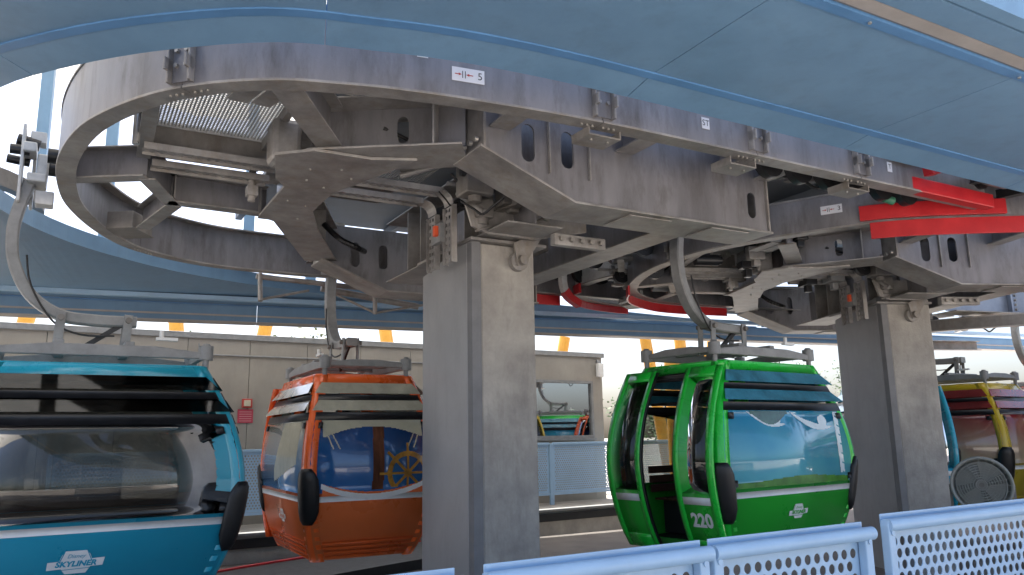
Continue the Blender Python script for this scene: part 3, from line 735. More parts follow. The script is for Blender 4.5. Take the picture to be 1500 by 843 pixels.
MB().tube([WP(-13.5, wz - .32, -.03), WP(-2.4, wz - .32, -.03)], .02, 8).build('conduit', greycast, b)
win = empty('window'); win.parent = b
for (s0, s1, z0, z1) in ((-2.215, -2.15, 1.552, 3.018), (-.395, -.332, 1.552, 3.018), (-2.148, -.397, 1.552, 1.62), (-2.148, -.397, 2.95, 3.018)):
    MB().prism([(s0, z0), (s1, z0), (s1, z1), (s0, z1)], lambda u, v, t: tuple(WP(u, v, t)), -.03, .1).build('window_frame', greycast, win)
MB().prism([(-2.148, 1.62), (-.397, 1.62), (-.397, 2.95), (-2.148, 2.95)], lambda u, v, t: tuple(WP(u, v, t)), .04, .05).build('pane', winglass, win)
MB().prism([(-2.25, 1.50), (-.30, 1.50), (-.30, 1.549), (-2.25, 1.549)], lambda u, v, t: tuple(WP(u, v, t)), -.08, .1).build('sill', greycast, win)
e = empty('security_light', label='small white wall light at the top corner of the beige building', cat='light')
MB().prism([(-.22, 3.12), (-.06, 3.12), (-.04, 3.48), (-.22, 3.48)], lambda u, v, t: tuple(WP(u, v, t)), -.16, -.02).build('housing', whitem, e, .02)
MB().prism([(-.19, 3.5), (-.08, 3.5), (-.08, 3.58), (-.19, 3.58)], lambda u, v, t: tuple(WP(u, v, t)), -.06, -.0).build('bracket', greycast, e)
# fire alarm and red notice: ray s positions
def on_wall(s, z, d): return WP(s, z, d)
AS = -9.22
e = empty('fire_alarm', label='small red and cream fire alarm box on the beige wall', cat='alarm')
MB().prism([(AS - .10, 2.28), (AS + .10, 2.28), (AS + .10, 2.46), (AS - .10, 2.46)], lambda u, v, t: tuple(WP(u, v, t)), -.06, -.0).build('backbox', mat('alarm_red', (.5, .06, .05), .45, 0, .05, 5), e, .01)
MB().prism([(AS - .07, 2.31), (AS + .06, 2.31), (AS + .06, 2.43), (AS - .07, 2.43)], lambda u, v, t: tuple(WP(u, v, t)), -.085, -.06).cyl(WP(AS, 2.37, -.1), WP(AS, 2.37, -.085), .025).build('strobe', mat('cream_plastic', (.6, .55, .42), .4, 0, .03, 5), e, .006)
e = empty('fire_notice', label='square red notice with white lettering below the fire alarm', cat='notice')
MB().prism([(AS - .17, 1.98), (AS + .13, 1.98), (AS + .13, 2.25), (AS - .17, 2.25)], lambda u, v, t: tuple(WP(u, v, t)), -.02, -.0).build('plate', mat('notice_red', (.50, .05, .09), .45, 0, .05, 5), e)
mb = MB()
for k in range(5):
    z = 2.20 - .045 * k; mb.prism([(AS - .14, z - .008), (AS + .10, z - .008), (AS + .10, z + .006), (AS - .14, z + .006)], lambda u, v, t: tuple(WP(u, v, t)), -.023, -.021)
mb.build('text_lines', mat('notice_ink', (.62, .3, .32), .5, 0, 0), e)
# far perforated fence panels
gf = 'perforated fence panels on the far platform'
fp_mesh = perf(1.96, 1.12, .06, .036, 8, .004, .03)
sheet_me = fp_mesh.mesh('perforated_sheet', bluelt)
fence_lab = ['pale blue perforated fence panel standing near the teal cabin', 'pale blue perforated fence panel behind the orange cabin door', 'pale blue perforated fence panel behind the orange cabin', 'pale blue perforated fence panel hidden mostly by the left pillar', 'pale blue perforated fence panel right of the left pillar under the window', 'narrowly seen perforated fence panel just left of the green cabin', 'perforated fence panel seen through the green cabin doorway', 'perforated fence panel seen through the rear of the green cabin', 'perforated fence panel far right behind the right pillar', 'perforated fence panel at the far right end']
fz = .28
for k in range(10):
    s0 = -3.0 + 2.1 * k
    e = empty('fence_panel', FP(s0, 1.3), FE, fence_lab[k], 'fence', gf)
    inst(sheet_me, 'perforated_sheet', e, (.05, 0, fz))
    for x in (0, 2.06): MB().box((x, .0, .72), (.07, .06, 1.44)).build('post', bluelt, e, .008)
    MB().box((1.03, 0, 1.43), (1.98, .07, .06)).build('top_rail', bluelt, e, .01)
    MB().box((1.03, 0, fz - .03), (1.98, .04, .05)).build('bottom_rail', bluelt, e)
# yellow slanted columns behind
gy = 'yellow columns behind the station'
for i, (tx, ty, bx, by) in enumerate([(-10.6, 17.0, -11.8, 17.2), (-8.0, 18.4, -7.4, 18.6), (-6.2, 19.6, -7.2, 19.9), (-3.4, 20.6, -2.6, 20.8), (-1.9, 21.8, -2.8, 22.0), (1.6, 24.0, .6, 24.2), (3.9, 23.2, 4.6, 23.4), (5.0, 23.5, 5.3, 23.6), (6.2, 24.2, 5.6, 24.2)]):
    e = empty('yellow_column', (bx, by, -.6), 0, ['yellow slanted column above the left end of the teal cabin', 'yellow slanted column behind the hanger of the teal cabin', 'yellow slanted column above the alarm wall', 'yellow slanted column behind the orange cabin hanger', 'yellow slanted column just left of the left pillar', 'yellow slanted column above the mirrored window', 'yellow slanted column left of the green cabin roof', 'thick yellow column behind the green cabin', 'yellow slanted column behind the green cabin window'][i], 'column', gy)
    MB().cyl((0, 0, .1), (tx - bx, ty - by, 5.2), .17, n=18).build('shaft', yell, e)
    MB().cyl((0, 0, 0), (0, 0, .1), .26, n=18).build('base', yell, e)
e = empty('yellow_bracket', label='orange-yellow steel bracket block under the blue beam above the green cabin', cat='bracket')
MB().box((4.65, 20.8, 3.50), (1.3, .3, .34), rz=R(22)).build('block', yell, e, .01); MB().cyl((4.15, 20.6, -.6), (4.15, 20.6, 3.5), .2, n=20).build('post', yell, e)
# ------------------------------------------------------------------ cabins
HX = [(0, .97), (.2, 1.09), (.5, 1.21), (.8, 1.285), (1.1, 1.31), (1.4, 1.27), (1.7, 1.18), (2.0, 1.04), (2.2, .93)]
HY = [(0, .63), (.2, .71), (.5, .785), (.8, .825), (1.1, .84), (1.4, .815), (1.7, .76), (2.0, .685), (2.2, .63)]
def itp(T, z):
    z = max(0, min(2.2, z))
    for i, ((z0, a), (z1, b_)) in enumerate(zip(T, T[1:])):
        if z <= z1:
            zm, am = T[max(i - 1, 0)]; zp, bp = T[min(i + 2, len(T) - 1)]
            m0 = (b_ - am) / (z1 - zm); m1 = (bp - a) / (zp - z0); h = z1 - z0; t = (z - z0) / h
            return (2 * t ** 3 - 3 * t * t + 1) * a + (t ** 3 - 2 * t * t + t) * h * m0 + (-2 * t ** 3 + 3 * t * t) * b_ + (t ** 3 - t * t) * h * m1
    return T[-1][1]
hx = lambda z: itp(HX, z)
hy = lambda z: itp(HY, z)
RC = .085
def face_fn(side):
    """P(u metres, z, outward offset)"""
    if side == 'S': return lambda u, z, t: (u, -hy(z) - t, z)
    if side == 'N': return lambda u, z, t: (-u, hy(z) + t, z)
    if side == 'E': return lambda u, z, t: (hx(z) + t, u, z)
    return lambda u, z, t: (-hx(z) - t, -u, z)
def half(side, z): return (hx(z) if side in 'SN' else hy(z)) - RC
def patch(side, z0, z1, t0, t1, u0=None, u1=None, nz=8, inset=0., nu=2, mb=None):
    """curved panel on a face between z0,z1; u0,u1 fractions -1..1 of the half width"""
    P = face_fn(side); mb = mb or MB(); u0 = -1 if u0 is None else u0; u1 = 1 if u1 is None else u1
    vs = []
    for j in range(nz + 1):
        z = z0 + (z1 - z0) * j / nz; h = half(side, z) - inset
        for t in (t0, t1):
            for i in range(nu): vs.append(P((u0 + (u1 - u0) * i / (nu - 1)) * h, z, t))
    k = 2 * nu; fs = []
    for j in range(nz):
        for i in range(nu - 1):
            o = j * k + i; fs.append((o, o + 1, o + 1 + k, o + k)); o += nu; fs.append((o + 1, o, o + k, o + 1 + k))
        fs.append((j * k, j * k + k, j * k + k + nu, j * k + nu)); fs.append((j * k + nu - 1, j * k + 2 * nu - 1, j * k + k + 2 * nu - 1, j * k + k + nu - 1))
    fs.append(tuple(list(range(nu)) + list(range(2 * nu - 1, nu - 1, -1)))); o = nz * k; fs.append(tuple(o + q for q in list(range(nu, 2 * nu)) + list(range(nu - 1, -1, -1))))
    return mb.add(vs, fs, True)
def flatshape(side, poly, t, uc=0., zc=0., sc_=1.):
    P = face_fn(side); return MB().add([P(uc + u * sc_, zc + v * sc_, t) for u, v in poly], [tuple(range(len(poly)))])
def conf_text(side, txt, size, uc, zc, t, shear=0., fw=1., bold=0.):
    P = face_fn(side); vs, fs = textmesh(txt, size, shear, fw, bold)
    return MB().add([P(uc + u, zc + v, t) for u, v in vs], fs)
def gridshape(side, fn_in, u0, u1, z0, z1, nu, nz, t):
    """print cut from a fine grid: cells whose centre is inside fn_in"""
    P = face_fn(side); mb = MB(); ids = {}
    vs = []; fs = []
    def vid(i, j):
        if (i, j) not in ids:
            ids[(i, j)] = len(vs); vs.append(P(u0 + (u1 - u0) * i / nu, z0 + (z1 - z0) * j / nz, t))
        return ids[(i, j)]
    for i in range(nu):
        for j in range(nz):
            u = u0 + (u1 - u0) * (i + .5) / nu; z = z0 + (z1 - z0) * (j + .5) / nz
            if fn_in(u, z): fs.append((vid(i, j), vid(i + 1, j), vid(i + 1, j + 1), vid(i, j + 1)))
    return mb.add(vs, fs, True)

def post_mesh(sx, sy, w_in=.06):
    mb = MB(); vs = []; n = 22; k = 0
    for j in range(n + 1):
        z = 2.2 * j / n; cx, cy = hx(z) - RC, hy(z) - RC; ring = []
        ring.append((cx - .06, cy + RC)); 
        for t in range(7): a = R(90 - 15 * t); ring.append((cx + RC * math.cos(a), cy + RC * math.sin(a)))
        ring.append((cx + RC, cy - .06)); ring.append((cx + RC - w_in, cy - .06)); ring.append((cx + RC - w_in - .01, cy)); ring.append((cx, cy + RC - w_in - .01)); ring.append((cx - .06, cy + RC - w_in))
        k = len(ring); vs += [(x * sx, y * sy, z) for x, y in ring]
    fs = [(j * k + t, j * k + (t + 1) % k, (j + 1) * k + (t + 1) % k, (j + 1) * k + t) for j in range(n) for t in range(k)]
    fs += [tuple(range(k)), tuple(n * k + t for t in range(k - 1, -1, -1))]
    return mb.add(vs, fs, True)

def bumper_mesh(sx, sy):
    """tapered rubber pad wrapped round a corner"""
    mb = MB(); vs = []; zs = [(.44, .35, 0), (.45, .38, .6), (.50, .62, .95), (.60, .92, 1), (.78, 1, 1), (.96, .95, 1), (1.03, .7, .95), (1.08, .45, .6), (1.09, .42, 0)]
    prof = [(-1, 0), (-.96, .7), (-.8, 1), (-.4, 1), (0, 1), (.4, 1), (.8, 1), (.96, .7), (1, 0)]; k = len(prof)
    for z, wf, f in zs:
        cx, cy = hx(z) - RC, hy(z) - RC; arc = RC * math.pi / 2; half_w = .155 * wf
        for u, e_ in prof:
            d = u * half_w; o = RC + (.042 * f * e_ if f * e_ > 0 else -.012)
            if abs(d) <= arc / 2:
                a = math.pi / 4 - d / arc * math.pi / 2; x, y = cx + o * math.cos(a), cy + o * math.sin(a)
            elif d > 0: x, y = cx + o, cy - (d - arc / 2)
            else: x, y = cx + (d + arc / 2), cy + o
            vs.append((x * sx, y * sy, z))
    fs = [(j * k + t, j * k + t + 1, (j + 1) * k + t + 1, (j + 1) * k + t) for j in range(len(zs) - 1) for t in range(k - 1)]
    return mb.add(vs, fs, True)

def logo(root, side, uc, zc, s, bodym):
    P = face_fn(side)
    o = empty('logo_badge'); o.parent = root
    badge = [(-.30, -.34), (.30, -.34), (.42, -.16), (.5, .0), (.40, .26), (.30, .38), (-.30, .38), (-.40, .26), (-.5, .0), (-.42, -.16)]
    flatshape(side, badge, .008, uc, zc, s).build('badge', whitem, o)
    sh = [(-.80, -.20), (.76, -.10 - .04), (.80, .10), (-.76, .06)]
    flatshape(side, [(-.82, -.19), (.78, -.13), (.84, .12), (-.80, .06)], .0105, uc, zc, s).build('banner', whitem, o)
    for sg in (-1, 1):
        flatshape(side, [(sg * .44, .06), (sg * .47, .06), (sg * .34, .36), (sg * .31, .36)] if sg > 0 else [(sg * .44, .06), (sg * .31, .36), (sg * .34, .36), (sg * .47, .06)][::-1], .0125, uc, zc, s).build('badge_line', bodym, o)
    flatshape(side, [(-.52, -.22), (.5, -.19), (.5, -.17), (-.52, -.20)], .0115, uc, zc, s).build('badge_line', bodym, o)
    conf_text(side, 'SKYLINER', s * .235, uc, zc - .035 * s, .0135, .25, 1.15, .003 * s / .3).build('lettering', bodym, o)
    conf_text(side, 'Disney', s * .17, uc, zc + .21 * s, .0135, .35, 1.1).build('lettering', bodym, o)
    return o

def louvre(side, z0, z1, out, mb=None):
    P = face_fn(side); h0, h1 = half(side, z0) + .07, half(side, z1) + .01
    mb = MB()
    vs = [P(-h0, z0, out), P(h0, z0, out), P(h1, z1, .01), P(-h1, z1, .01)]
    vs += [P(-h0, z0, out - .008), P(h0, z0, out - .008), P(h1, z1, .002), P(-h1, z1, .002)]
    return mb.add(vs, [(0, 1, 2, 3), (7, 6, 5, 4), (0, 4, 5, 1), (1, 5, 6, 2), (2, 6, 7, 3), (3, 7, 4, 0)])

def cabin(loc, yaw, label, body, dark, panes, louvm, art=None, number=None, doors=True, group='gondola cabins on the loops', stripe_sides='SNE', detail=True, rz_hanger=0):
    """panes: dict side-> material of the big pane"""
    root = empty('gondola_cabin', (loc[0], loc[1], loc[2] if len(loc) > 2 else .2), R(yaw), label, 'gondola', group)
    for sx in (-1, 1):
        for sy in (-1, 1):
            post_mesh(sx, sy).build('corner_post', body, root)
            bumper_mesh(sx, sy).build('bumper', black, root)
    for side in 'SNE':
        patch(side, .02, .80, -.03, .0, inset=-.03).build('lower_panel', dark, root)
        for k in range(4): patch(side, .04 + .055 * k, .075 + .055 * k, .0005, .012, inset=.07, nz=1).build('skirt_rib', body, root)
        patch(side, .70, .765, .001, .006, inset=-.02, nz=2).build('stripe', whitem, root)
        pn = patch(side, .80, 1.64, -.012, -.002, inset=-.02, nz=10); pn.build('window_pane', panes[side], root)
        patch(side, 1.64, 1.735, -.03, .006, inset=-.02, nz=2).build('vent_gap_bar', blackm, root)  # black cross bars, widened to paint in the dark gaps between louvres
        patch(side, 1.875, 1.95, -.03, .006, inset=-.02, nz=2).build('vent_gap_bar', blackm, root)
        patch(side, 2.10, 2.2, -.04, .0, inset=-.03, nz=2).build('header', body, root)
        louvre(side, 1.755, 1.88, .075 if side != 'E' else .025).build('louvre', louvm, root)
        louvre(side, 1.965, 2.10, .065 if side != 'E' else .015).build('louvre', louvm, root)
        for u in (-.92, .92):
            for z in (.86, 1.58):
                P = face_fn(side); c = Vector(P(u * half(side, z), z, .004))
                patch(side, z - .035, z + .035, -.001, .02, u0=u - .035, u1=u + .035, nz=1).build('pane_clip', blackm, root)
    # door side W: header, sill, two leaves slid apart
    patch('W', 2.10, 2.2, -.04, .0, inset=-.03, nz=2).build('header', body, root)
    patch('W', .02, .22, -.04, .0, inset=-.03, nz=2).build('sill', body, root)
    MB().bar((-.98, -.55, 2.06), (-.98, .55, 2.06), .05, .04).cyl((-1.0, -.5, 2.02), (-1.0, .5, 2.02), .018).build('door_track', blackm, root)
    for sg in (-1, 1):
        dr = empty('door_leaf'); dr.parent = root
        u_in, u_out = (.26, .80) if doors else (.01, .5)
        P = face_fn('W')
        def strip(ua, ub, z0, z1, t0, t1, nm, m, nz=14):
            mb = MB(); vs = []
            for j in range(nz + 1):
                z = z0 + (z1 - z0) * j / nz; kk = hy(z) / .84 * .35 + .65
                for t in (t0, t1):
                    for u in (ua, ub): vs.append(P(-sg * u * kk, z, t))
            fs = []
            for j in range(nz):
                o = j * 4; fs += [(o, o + 1, o + 5, o + 4), (o + 3, o + 2, o + 6, o + 7), (o, o + 4, o + 6, o + 2), (o + 1, o + 3, o + 7, o + 5)]
            fs += [(0, 2, 3, 1), (nz * 4, nz * 4 + 1, nz * 4 + 3, nz * 4 + 2)]
            return mb.add(vs, fs, True).build(nm, m, dr)
        strip(u_in, u_in + .07, .1, 2.14, .07, .11, 'leaf_frame', body); strip(u_out - .08, u_out, .1, 2.14, .07, .11, 'leaf_frame', body)
        strip(u_in + .072, u_out - .082, 2.02, 2.14, .07, .11, 'leaf_frame', body, 3); strip(u_in + .072, u_out - .082, .1, .26, .07, .11, 'leaf_frame', body, 3)
        strip(u_in + .072, u_out - .082, .26, .76, .08, .1, 'leaf_panel', dark, 5)
        strip(u_in + .072, u_out - .082, .64, .72, .101, .104, 'leaf_stripe', whitem, 2)
        strip(u_in + .072, u_out - .082, .762, 2.02, .085, .092, 'leaf_glass', tglass_d, 12)
        strip(u_in - .02, u_in - .002, .1, 2.12, .06, .10, 'door_seal', black, 14)
        if number and sg < 0:
            vs, fs = textmesh(number, .2, 0, 1.0, .008)
            MB().add([P(.53 + u * .95, .47 + v, .106) for u, v in vs], fs).build('number', whitem, dr)
    MB().prism([(-.86, -.57), (.86, -.57), (.86, .57), (-.86, .57)], lambda u, v, t: (u, v, t), 2.13, 2.16).build('ceiling_lining', dark_in, root)
    # floor, roof, benches
    MB().prism([(-.98, -.64), (.98, -.64), (.98, .64), (-.98, .64)], lambda u, v, t: (u, v, t), .16, .20).build('floor', dark_in, root)
    vs = []; rr = []
    for (s_, z) in ((1.0, 2.201), (.995, 2.212), (.9, 2.222), (.5, 2.228)):
        rr.append([(x * s_, y * s_, z) for x, y in [(.87, -.63), (.93, -.57), (.93, .57), (.87, .63), (-.87, .63), (-.93, .57), (-.93, -.57), (-.87, -.63)]])
    mb = MB(); mb.add([p for r in rr for p in r], [(j * 8 + t, j * 8 + (t + 1) % 8, j * 8 + 8 + (t + 1) % 8, j * 8 + 8 + t) for j in range(3) for t in range(8)] + [tuple(24 + t for t in range(8)), (7, 6, 5, 4, 3, 2, 1, 0)]).build('roof', body, root)
    for sy in (-1, 1):
        bn = empty('bench'); bn.parent = root
        for k in range(4): MB().box((.05, sy * (.28 + .1 * k), .62), (1.7, .085, .025)).build('seat_slat', wood, bn, .006)
        for k in range(3): MB().box((.05, sy * (.68 + .015 * k), .74 + .11 * k), (1.7, .022, .09)).build('back_slat', wood, bn, .006)
        for x in (-.6, .7): MB().box((x, sy * .45, .41), (.04, .4, .4)).build('bench_leg', dark_in, bn)
    MB().cyl((-.9, -.5, 1.75), (-.9, .5, 1.75), .018).build('grab_rail', blackm, root)
    # carrier frame on the roof
    cr = empty('carrier'); cr.parent = root
    for sy in (-1, 1):
        MB().prism([(-.92, 2.29), (.92, 2.29), (.92, 2.35), (.45, 2.40), (-.45, 2.40), (-.92, 2.35)], lambda u, v, t: (u, sy * .53 + t, v), -.035, .035).build('long_beam', greycast, cr, .01)
    for sx in (-1, 1):
        MB().prism([(-.49, 2.31), (.49, 2.31), (.49, 2.36), (.2, 2.40), (-.2, 2.40), (-.49, 2.36)], lambda u, v, t: (sx * .92 + t, u, v), -.03, .03).build('cross_beam', greycast, cr, .01)
        for sy in (-1, 1):
            MB().cyl((sx * .92, sy * .53, 2.28), (sx * .92, sy * .53, 2.42), .07, n=18).cyl((sx * .92, sy * .53, 2.42), (sx * .92, sy * .53, 2.445), .05, .03, n=14).cyl((sx * .92, sy * .53, 2.2), (sx * .92, sy * .53, 2.28), .03).build('damper', greycast, cr)
    for sx in (-.38, .22): MB().box((sx, 0, 2.40), (.09, 1.0, .09)).build('tie_beam', greycast, cr, .01)
    MB().cyl((.5, -.5, 2.47), (.5, -.5, 2.56), .022).box((.55, -.5, 2.48), (.2, .05, .03)).build('sensor', whitem, cr)
    # hanger
    hg = empty('hanger'); hg.parent = root
    z_ = -.2
    hp = smooth_path([(.30, 0, 2.90 + z_), (-.1, 0, 2.90 + z_), (-.40, 0, 2.94 + z_), (-.66, 0, 3.12 + z_), (-.82, 0, 3.42 + z_), (-.86, 0, 3.72 + z_), (-.83, 0, 3.98 + z_), (-.76, 0, 4.25 + z_)], 5)
    MB().sweep(hp, [(-.055, -.06), (-.04, -.075), (.04, -.075), (.055, -.06), (.055, .06), (.04, .075), (-.04, .075), (-.055, .06)], side=Vector((0, 1, 0)), smooth=False).build('curved_arm', greycast, hg)
    for sx in (-.38, .22):
        for sy in (-.10, .10):
            MB().bar((sx, sy, 2.96 + z_), (sx - .02, sy, 2.34), .022, .085, up=(1, 0, 0)).build('strap', greycast, hg, .006)
        MB().cyl((sx, -.15, 2.90 + z_), (sx, .15, 2.90 + z_), .03).build('strap_pin', galvd, hg)
    MB().bar((.18, 0, 2.88 + z_), (-.25, 0, 2.36), .03, .05).tube(smooth_path([(-.72, -.09, 3.5 + z_), (-.66, -.1, 3.2 + z_), (-.45, -.1, 2.86 + z_), (-.2, -.1, 2.74 + z_), (.1, -.1, 2.74 + z_)], 4), .011, 6).build('damper_strut', blackm, hg)
    gr = empty('grip'); gr.parent = root
    MB().box((-.70, 0, 4.28 + z_), (.17, .34, .09)).box((-.66, .0, 4.42 + z_), (.10, .2, .26)).box((-.78, -.05, 4.58 + z_), (.12, .3, .1)).build('grip_body', lightcast, gr, .015)
    MB().box((-.84, -.06, 4.42 + z_), (.03, .2, .8)).build('grip_plate', lightcast, gr, .008)
    MB().box((-.74, .14, 4.36 + z_), (.03, .14, .66)).build('grip_plate', lightcast, gr, .008)
    for sy in (-.22, .22):
        MB().cyl((-.62, sy, 4.50 + z_), (-.52, sy, 4.50 + z_), .075, n=18).build('grip_wheel', black, gr)
    MB().box((-.62, 0, 4.10 + z_), (.16, .18, .14)).build('grip_jaw', lightcast, gr, .01)
    MB().cyl((-.95, -.1, 4.56 + z_), (-.78, -.1, 4.56 + z_), .05).cyl((-.98, .1, 4.52 + z_), (-.78, .1, 4.5 + z_), .045).cyl((-.9, 0, 4.7 + z_), (-.7, 0, 4.66 + z_), .06).build('roller', blackm, gr)
    MB().box((-.72, .05, 4.74 + z_), (.14, .18, .12)).build('top_box', lightcast, gr, .01)
    if art: art(root)
    return root

def paint(n, c, **k): return mat(n, c, .28, 0, .03, 2.0, coat=.4, **k)
teal = paint('teal_paint', (.02, .36, .50)); teald = paint('teal_panel', (.018, .33, .49))
orng = paint('orange_paint', (.95, .15, .025)); orngd = paint('orange_panel', (.78, .17, .045))
green = paint('green_paint', (.015, .60, .05)); greend = paint('green_panel', (.022, .40, .035))
yel = paint('yellow_paint', (.60, .43, .02)); yeld = paint('yellow_panel', (.42, .32, .03))
def printm(name, c0, c1, z0, z1, rough=.12):
    """printed film: vertical colour blend in the artwork plus soft cloud mottling"""
    m = bpy.data.materials.new(name); m.use_nodes = True; n = m.node_tree; b_ = n.nodes['Principled BSDF']
    tc = n.nodes.new('ShaderNodeTexCoord'); sp = n.nodes.new('ShaderNodeSeparateXYZ'); n.links.new(tc.outputs['Object'], sp.inputs[0])
    mr_ = n.nodes.new('ShaderNodeMapRange'); mr_.inputs['From Min'].default_value = z0; mr_.inputs['From Max'].default_value = z1; n.links.new(sp.outputs['Z'], mr_.inputs['Value'])
    nz = n.nodes.new('ShaderNodeTexNoise'); nz.inputs['Scale'].default_value = 2.2; nz.inputs['Detail'].default_value = 5; n.links.new(tc.outputs['Object'], nz.inputs['Vector'])
    ad = n.nodes.new('ShaderNodeMath'); ad.operation = 'MULTIPLY_ADD'; ad.inputs[1].default_value = .7; n.links.new(nz.outputs['Fac'], ad.inputs[0])
    sb = n.nodes.new('ShaderNodeMath'); sb.operation = 'SUBTRACT'; sb.inputs[1].default_value = .35; n.links.new(mr_.outputs[0], sb.inputs[0]); n.links.new(sb.outputs[0], ad.inputs[2])
    rp_ = n.nodes.new('ShaderNodeValToRGB'); rp_.color_ramp.elements[0].color = (*c0, 1); rp_.color_ramp.elements[1].color = (*c1, 1); n.links.new(ad.outputs[0], rp_.inputs[0]); n.links.new(rp_.outputs[0], b_.inputs['Base Color'])
    b_.inputs['Roughness'].default_value = rough; b_.inputs['Coat Weight'].default_value = .6; b_.inputs['Coat Roughness'].default_value = .03
    MATS[name] = m; return m
p_sky = printm('sky_print', (.14, .50, .56), (.02, .26, .46), .8, 1.6)
p_night = printm('night_sky_print', (.03, .14, .36), (.012, .05, .17), .8, 1.6)
p_sail = printm('sail_print', (.06, .24, .52), (.55, .52, .40), .8, 1.7)
p_red_reflect = printm('red_reflect_print', (.42, .34, .22), (.22, .02, .03), .8, 1.7)  # cream lower blend is the pane's reflection put into the film colour
p_grass = mat('grass_print', (.07, .26, .03), .15, 0, .25, 5, coat=.5)
p_white = mat('white_print', (.62, .72, .74), .15, 0, .1, 4, coat=.5)
p_brown = mat('mast_print', (.14, .045, .02), .15, 0, .3, 4, coat=.5, stretch=(3, 3, .5))
p_gold = mat('wheel_print', (.45, .22, .03), .15, 0, .3, 8, coat=.5)
p_dark = mat('pine_print', (.03, .10, .06), .15, 0, .3, 5, coat=.5)
p_cream = mat('cream_print', (.50, .48, .36), .15, 0, .08, 4, coat=.5)
louv_t = glassmat('louvre_glass', (.28, .29, .29), .0, .05)
louv_p = mat('louvre_print', (.06, .28, .40), .15, 0, .25, 3, coat=.5, col2=(.03, .14, .2))
louv_c = mat('louvre_cream', (.50, .48, .38), .2, 0, .15, 3, coat=.5)
louv_r = mat('louvre_red', (.30, .03, .03), .2, 0, .2, 3, coat=.5)

def art_green(root):
    # grass bank along the bottom, pale drifting shapes, birch trunk, dark branch tips
    gridshape('S', lambda u, z: z < .88 + .02 * math.sin(u * 3 + 1), -1.08, 1.08, .80, .94, 60, 14, .0015).build('printed_grass', p_grass, root)
    def swoosh(uc, zc, sc2):
        def f(u, z):
            x = (u - uc) / sc2; y = (z - zc) / sc2
            return (abs(y - (.18 * x * x - .22 * x)) < .10 * max(0, 1 - abs(x)) ** .6) or ((x - .55) ** 2 / .05 + (y - .12) ** 2 / .03 < 1)
        return f
    for (uc, zc, s_) in ((.45, 1.47, .40), (-.42, 1.50, .34)):
        gridshape('S', swoosh(uc, zc, s_), uc - .5, uc + .5, zc - .25, min(1.63, zc + .3), 90, 50, .002).build('printed_cloud', p_white, root)
    gridshape('S', lambda u, z: abs(u - .98 - .03 * math.sin(z * 4)) < .045 and not ((z * 9 + u * 3) % 1 < .16 and (u - .98) > -.02), .86, 1.08, .90, 1.63, 26, 80, .0022).build('printed_birch', p_white, root)
    gridshape('S', lambda u, z: z > 1.60 - .12 * max(0, math.cos((u + .35) * 5)) * (1 if abs(u + .35) < .3 else 0), -.7, 0, 1.45, 1.635, 60, 24, .0022).build('printed_branch', p_dark, root)
    logo(root, 'S', .05, .50, .22, greend)
def art_teal(root):
    logo(root, 'S', -.10, .45, .27, teald); 
def art_orange(root):
    # back face (E): mast, wheel, ropes, hull line
    gridshape('E', lambda u, z: abs(u - .05 - .02 * (z - 1.2)) < .07, -.1, .2, .82, 1.62, 30, 8, .0015).build('printed_mast', p_brown, root)
    cu, cz = .42, 1.0
    def wheel(u, z):
        dx, dy = u - cu, z - cz; r = math.hypot(dx, dy); a = math.atan2(dy, dx)
        sp = abs(((a / (math.pi / 4)) + .5) % 1 - .5) * (math.pi / 4) * r
        return (.20 < r < .26 or r < .05 or (r < .36 and sp < .016)) and z > .84
    gridshape('E', wheel, .02, .64, .82, 1.40, 90, 84, .003).build('printed_wheel', p_gold, root)
    gridshape('E', lambda u, z: z > 1.56 - .12 * (u / .6) ** 2 and z < 1.64, -.62, .62, 1.4, 1.638, 60, 24, .0022).build('printed_sail', p_cream, root)
    gridshape('E', lambda u, z: z < .80 + .10 * (u / .6) ** 2, -.62, .62, .72, .96, 60, 30, .0025).build('printed_hull', orngd, root)
    gridshape('E', lambda u, z: .715 + .12 * (u / .6) ** 2 < z < .775 + .12 * (u / .6) ** 2, -.64, .64, .70, .92, 70, 44, .007).build('printed_stripe', whitem, root)
    for sg in (-1, 1):
        gridshape('E', lambda u, z: abs(u * sg - (.42 + (z - 1.3) * .5)) < .008 or abs(u * sg - (.5 + (z - 1.3) * .4)) < .008, .2 * sg if sg > 0 else -.62, .62 if sg > 0 else -.2, 1.3, 1.6, 80, 20, .003).build('printed_rope', p_cream, root)
    gridshape('S', lambda u, z: (u - .1) > (z - 1.64) * .5 - .1 and z > .95 + .2 * u, -.3, .9, .85, 1.63, 60, 40, .0015).build('printed_sail', p_cream, root)
    logo(root, 'S', .05, .48, .22, orngd)

Gl = {k: tglass for k in 'SNE'}
cabin((-4.17, 7.92, .14), 30, 'teal cabin with clear tinted windows at the left edge', teal, teald, Gl, louv_t, art_teal)
cabin((-2.3, 10.75), -61.5, 'orange cabin with printed ship artwork left of the left pillar', orng, orngd, {'S': p_sail, 'N': p_sail, 'E': p_night}, louv_c, art_orange)
cabin((2.72, 9.93, .21), 36.7, 'green cabin numbered 220 with its doors open', green, greend, {'S': p_sky, 'N': tglass, 'E': tglass}, louv_p, art_green, '220')
cabin((8.45, 15.3), -58, 'yellow cabin partly hidden behind the right pillar', yel, yeld, {'S': p_red_reflect, 'N': p_red_reflect, 'E': p_red_reflect}, louv_r, lambda r: None)
cabin((6.95, 14.9), 75, 'second teal cabin mostly hidden behind the right pillar', teal, teald, {'S': p_sky, 'N': p_sky, 'E': p_sky}, louv_p, lambda r: None)
cabin((12.2, 18.2), 28, 'orange and blue cabin cut off by the right edge', orng, orngd, {'S': p_night, 'N': p_night, 'E': p_night}, louv_p, lambda r: None)

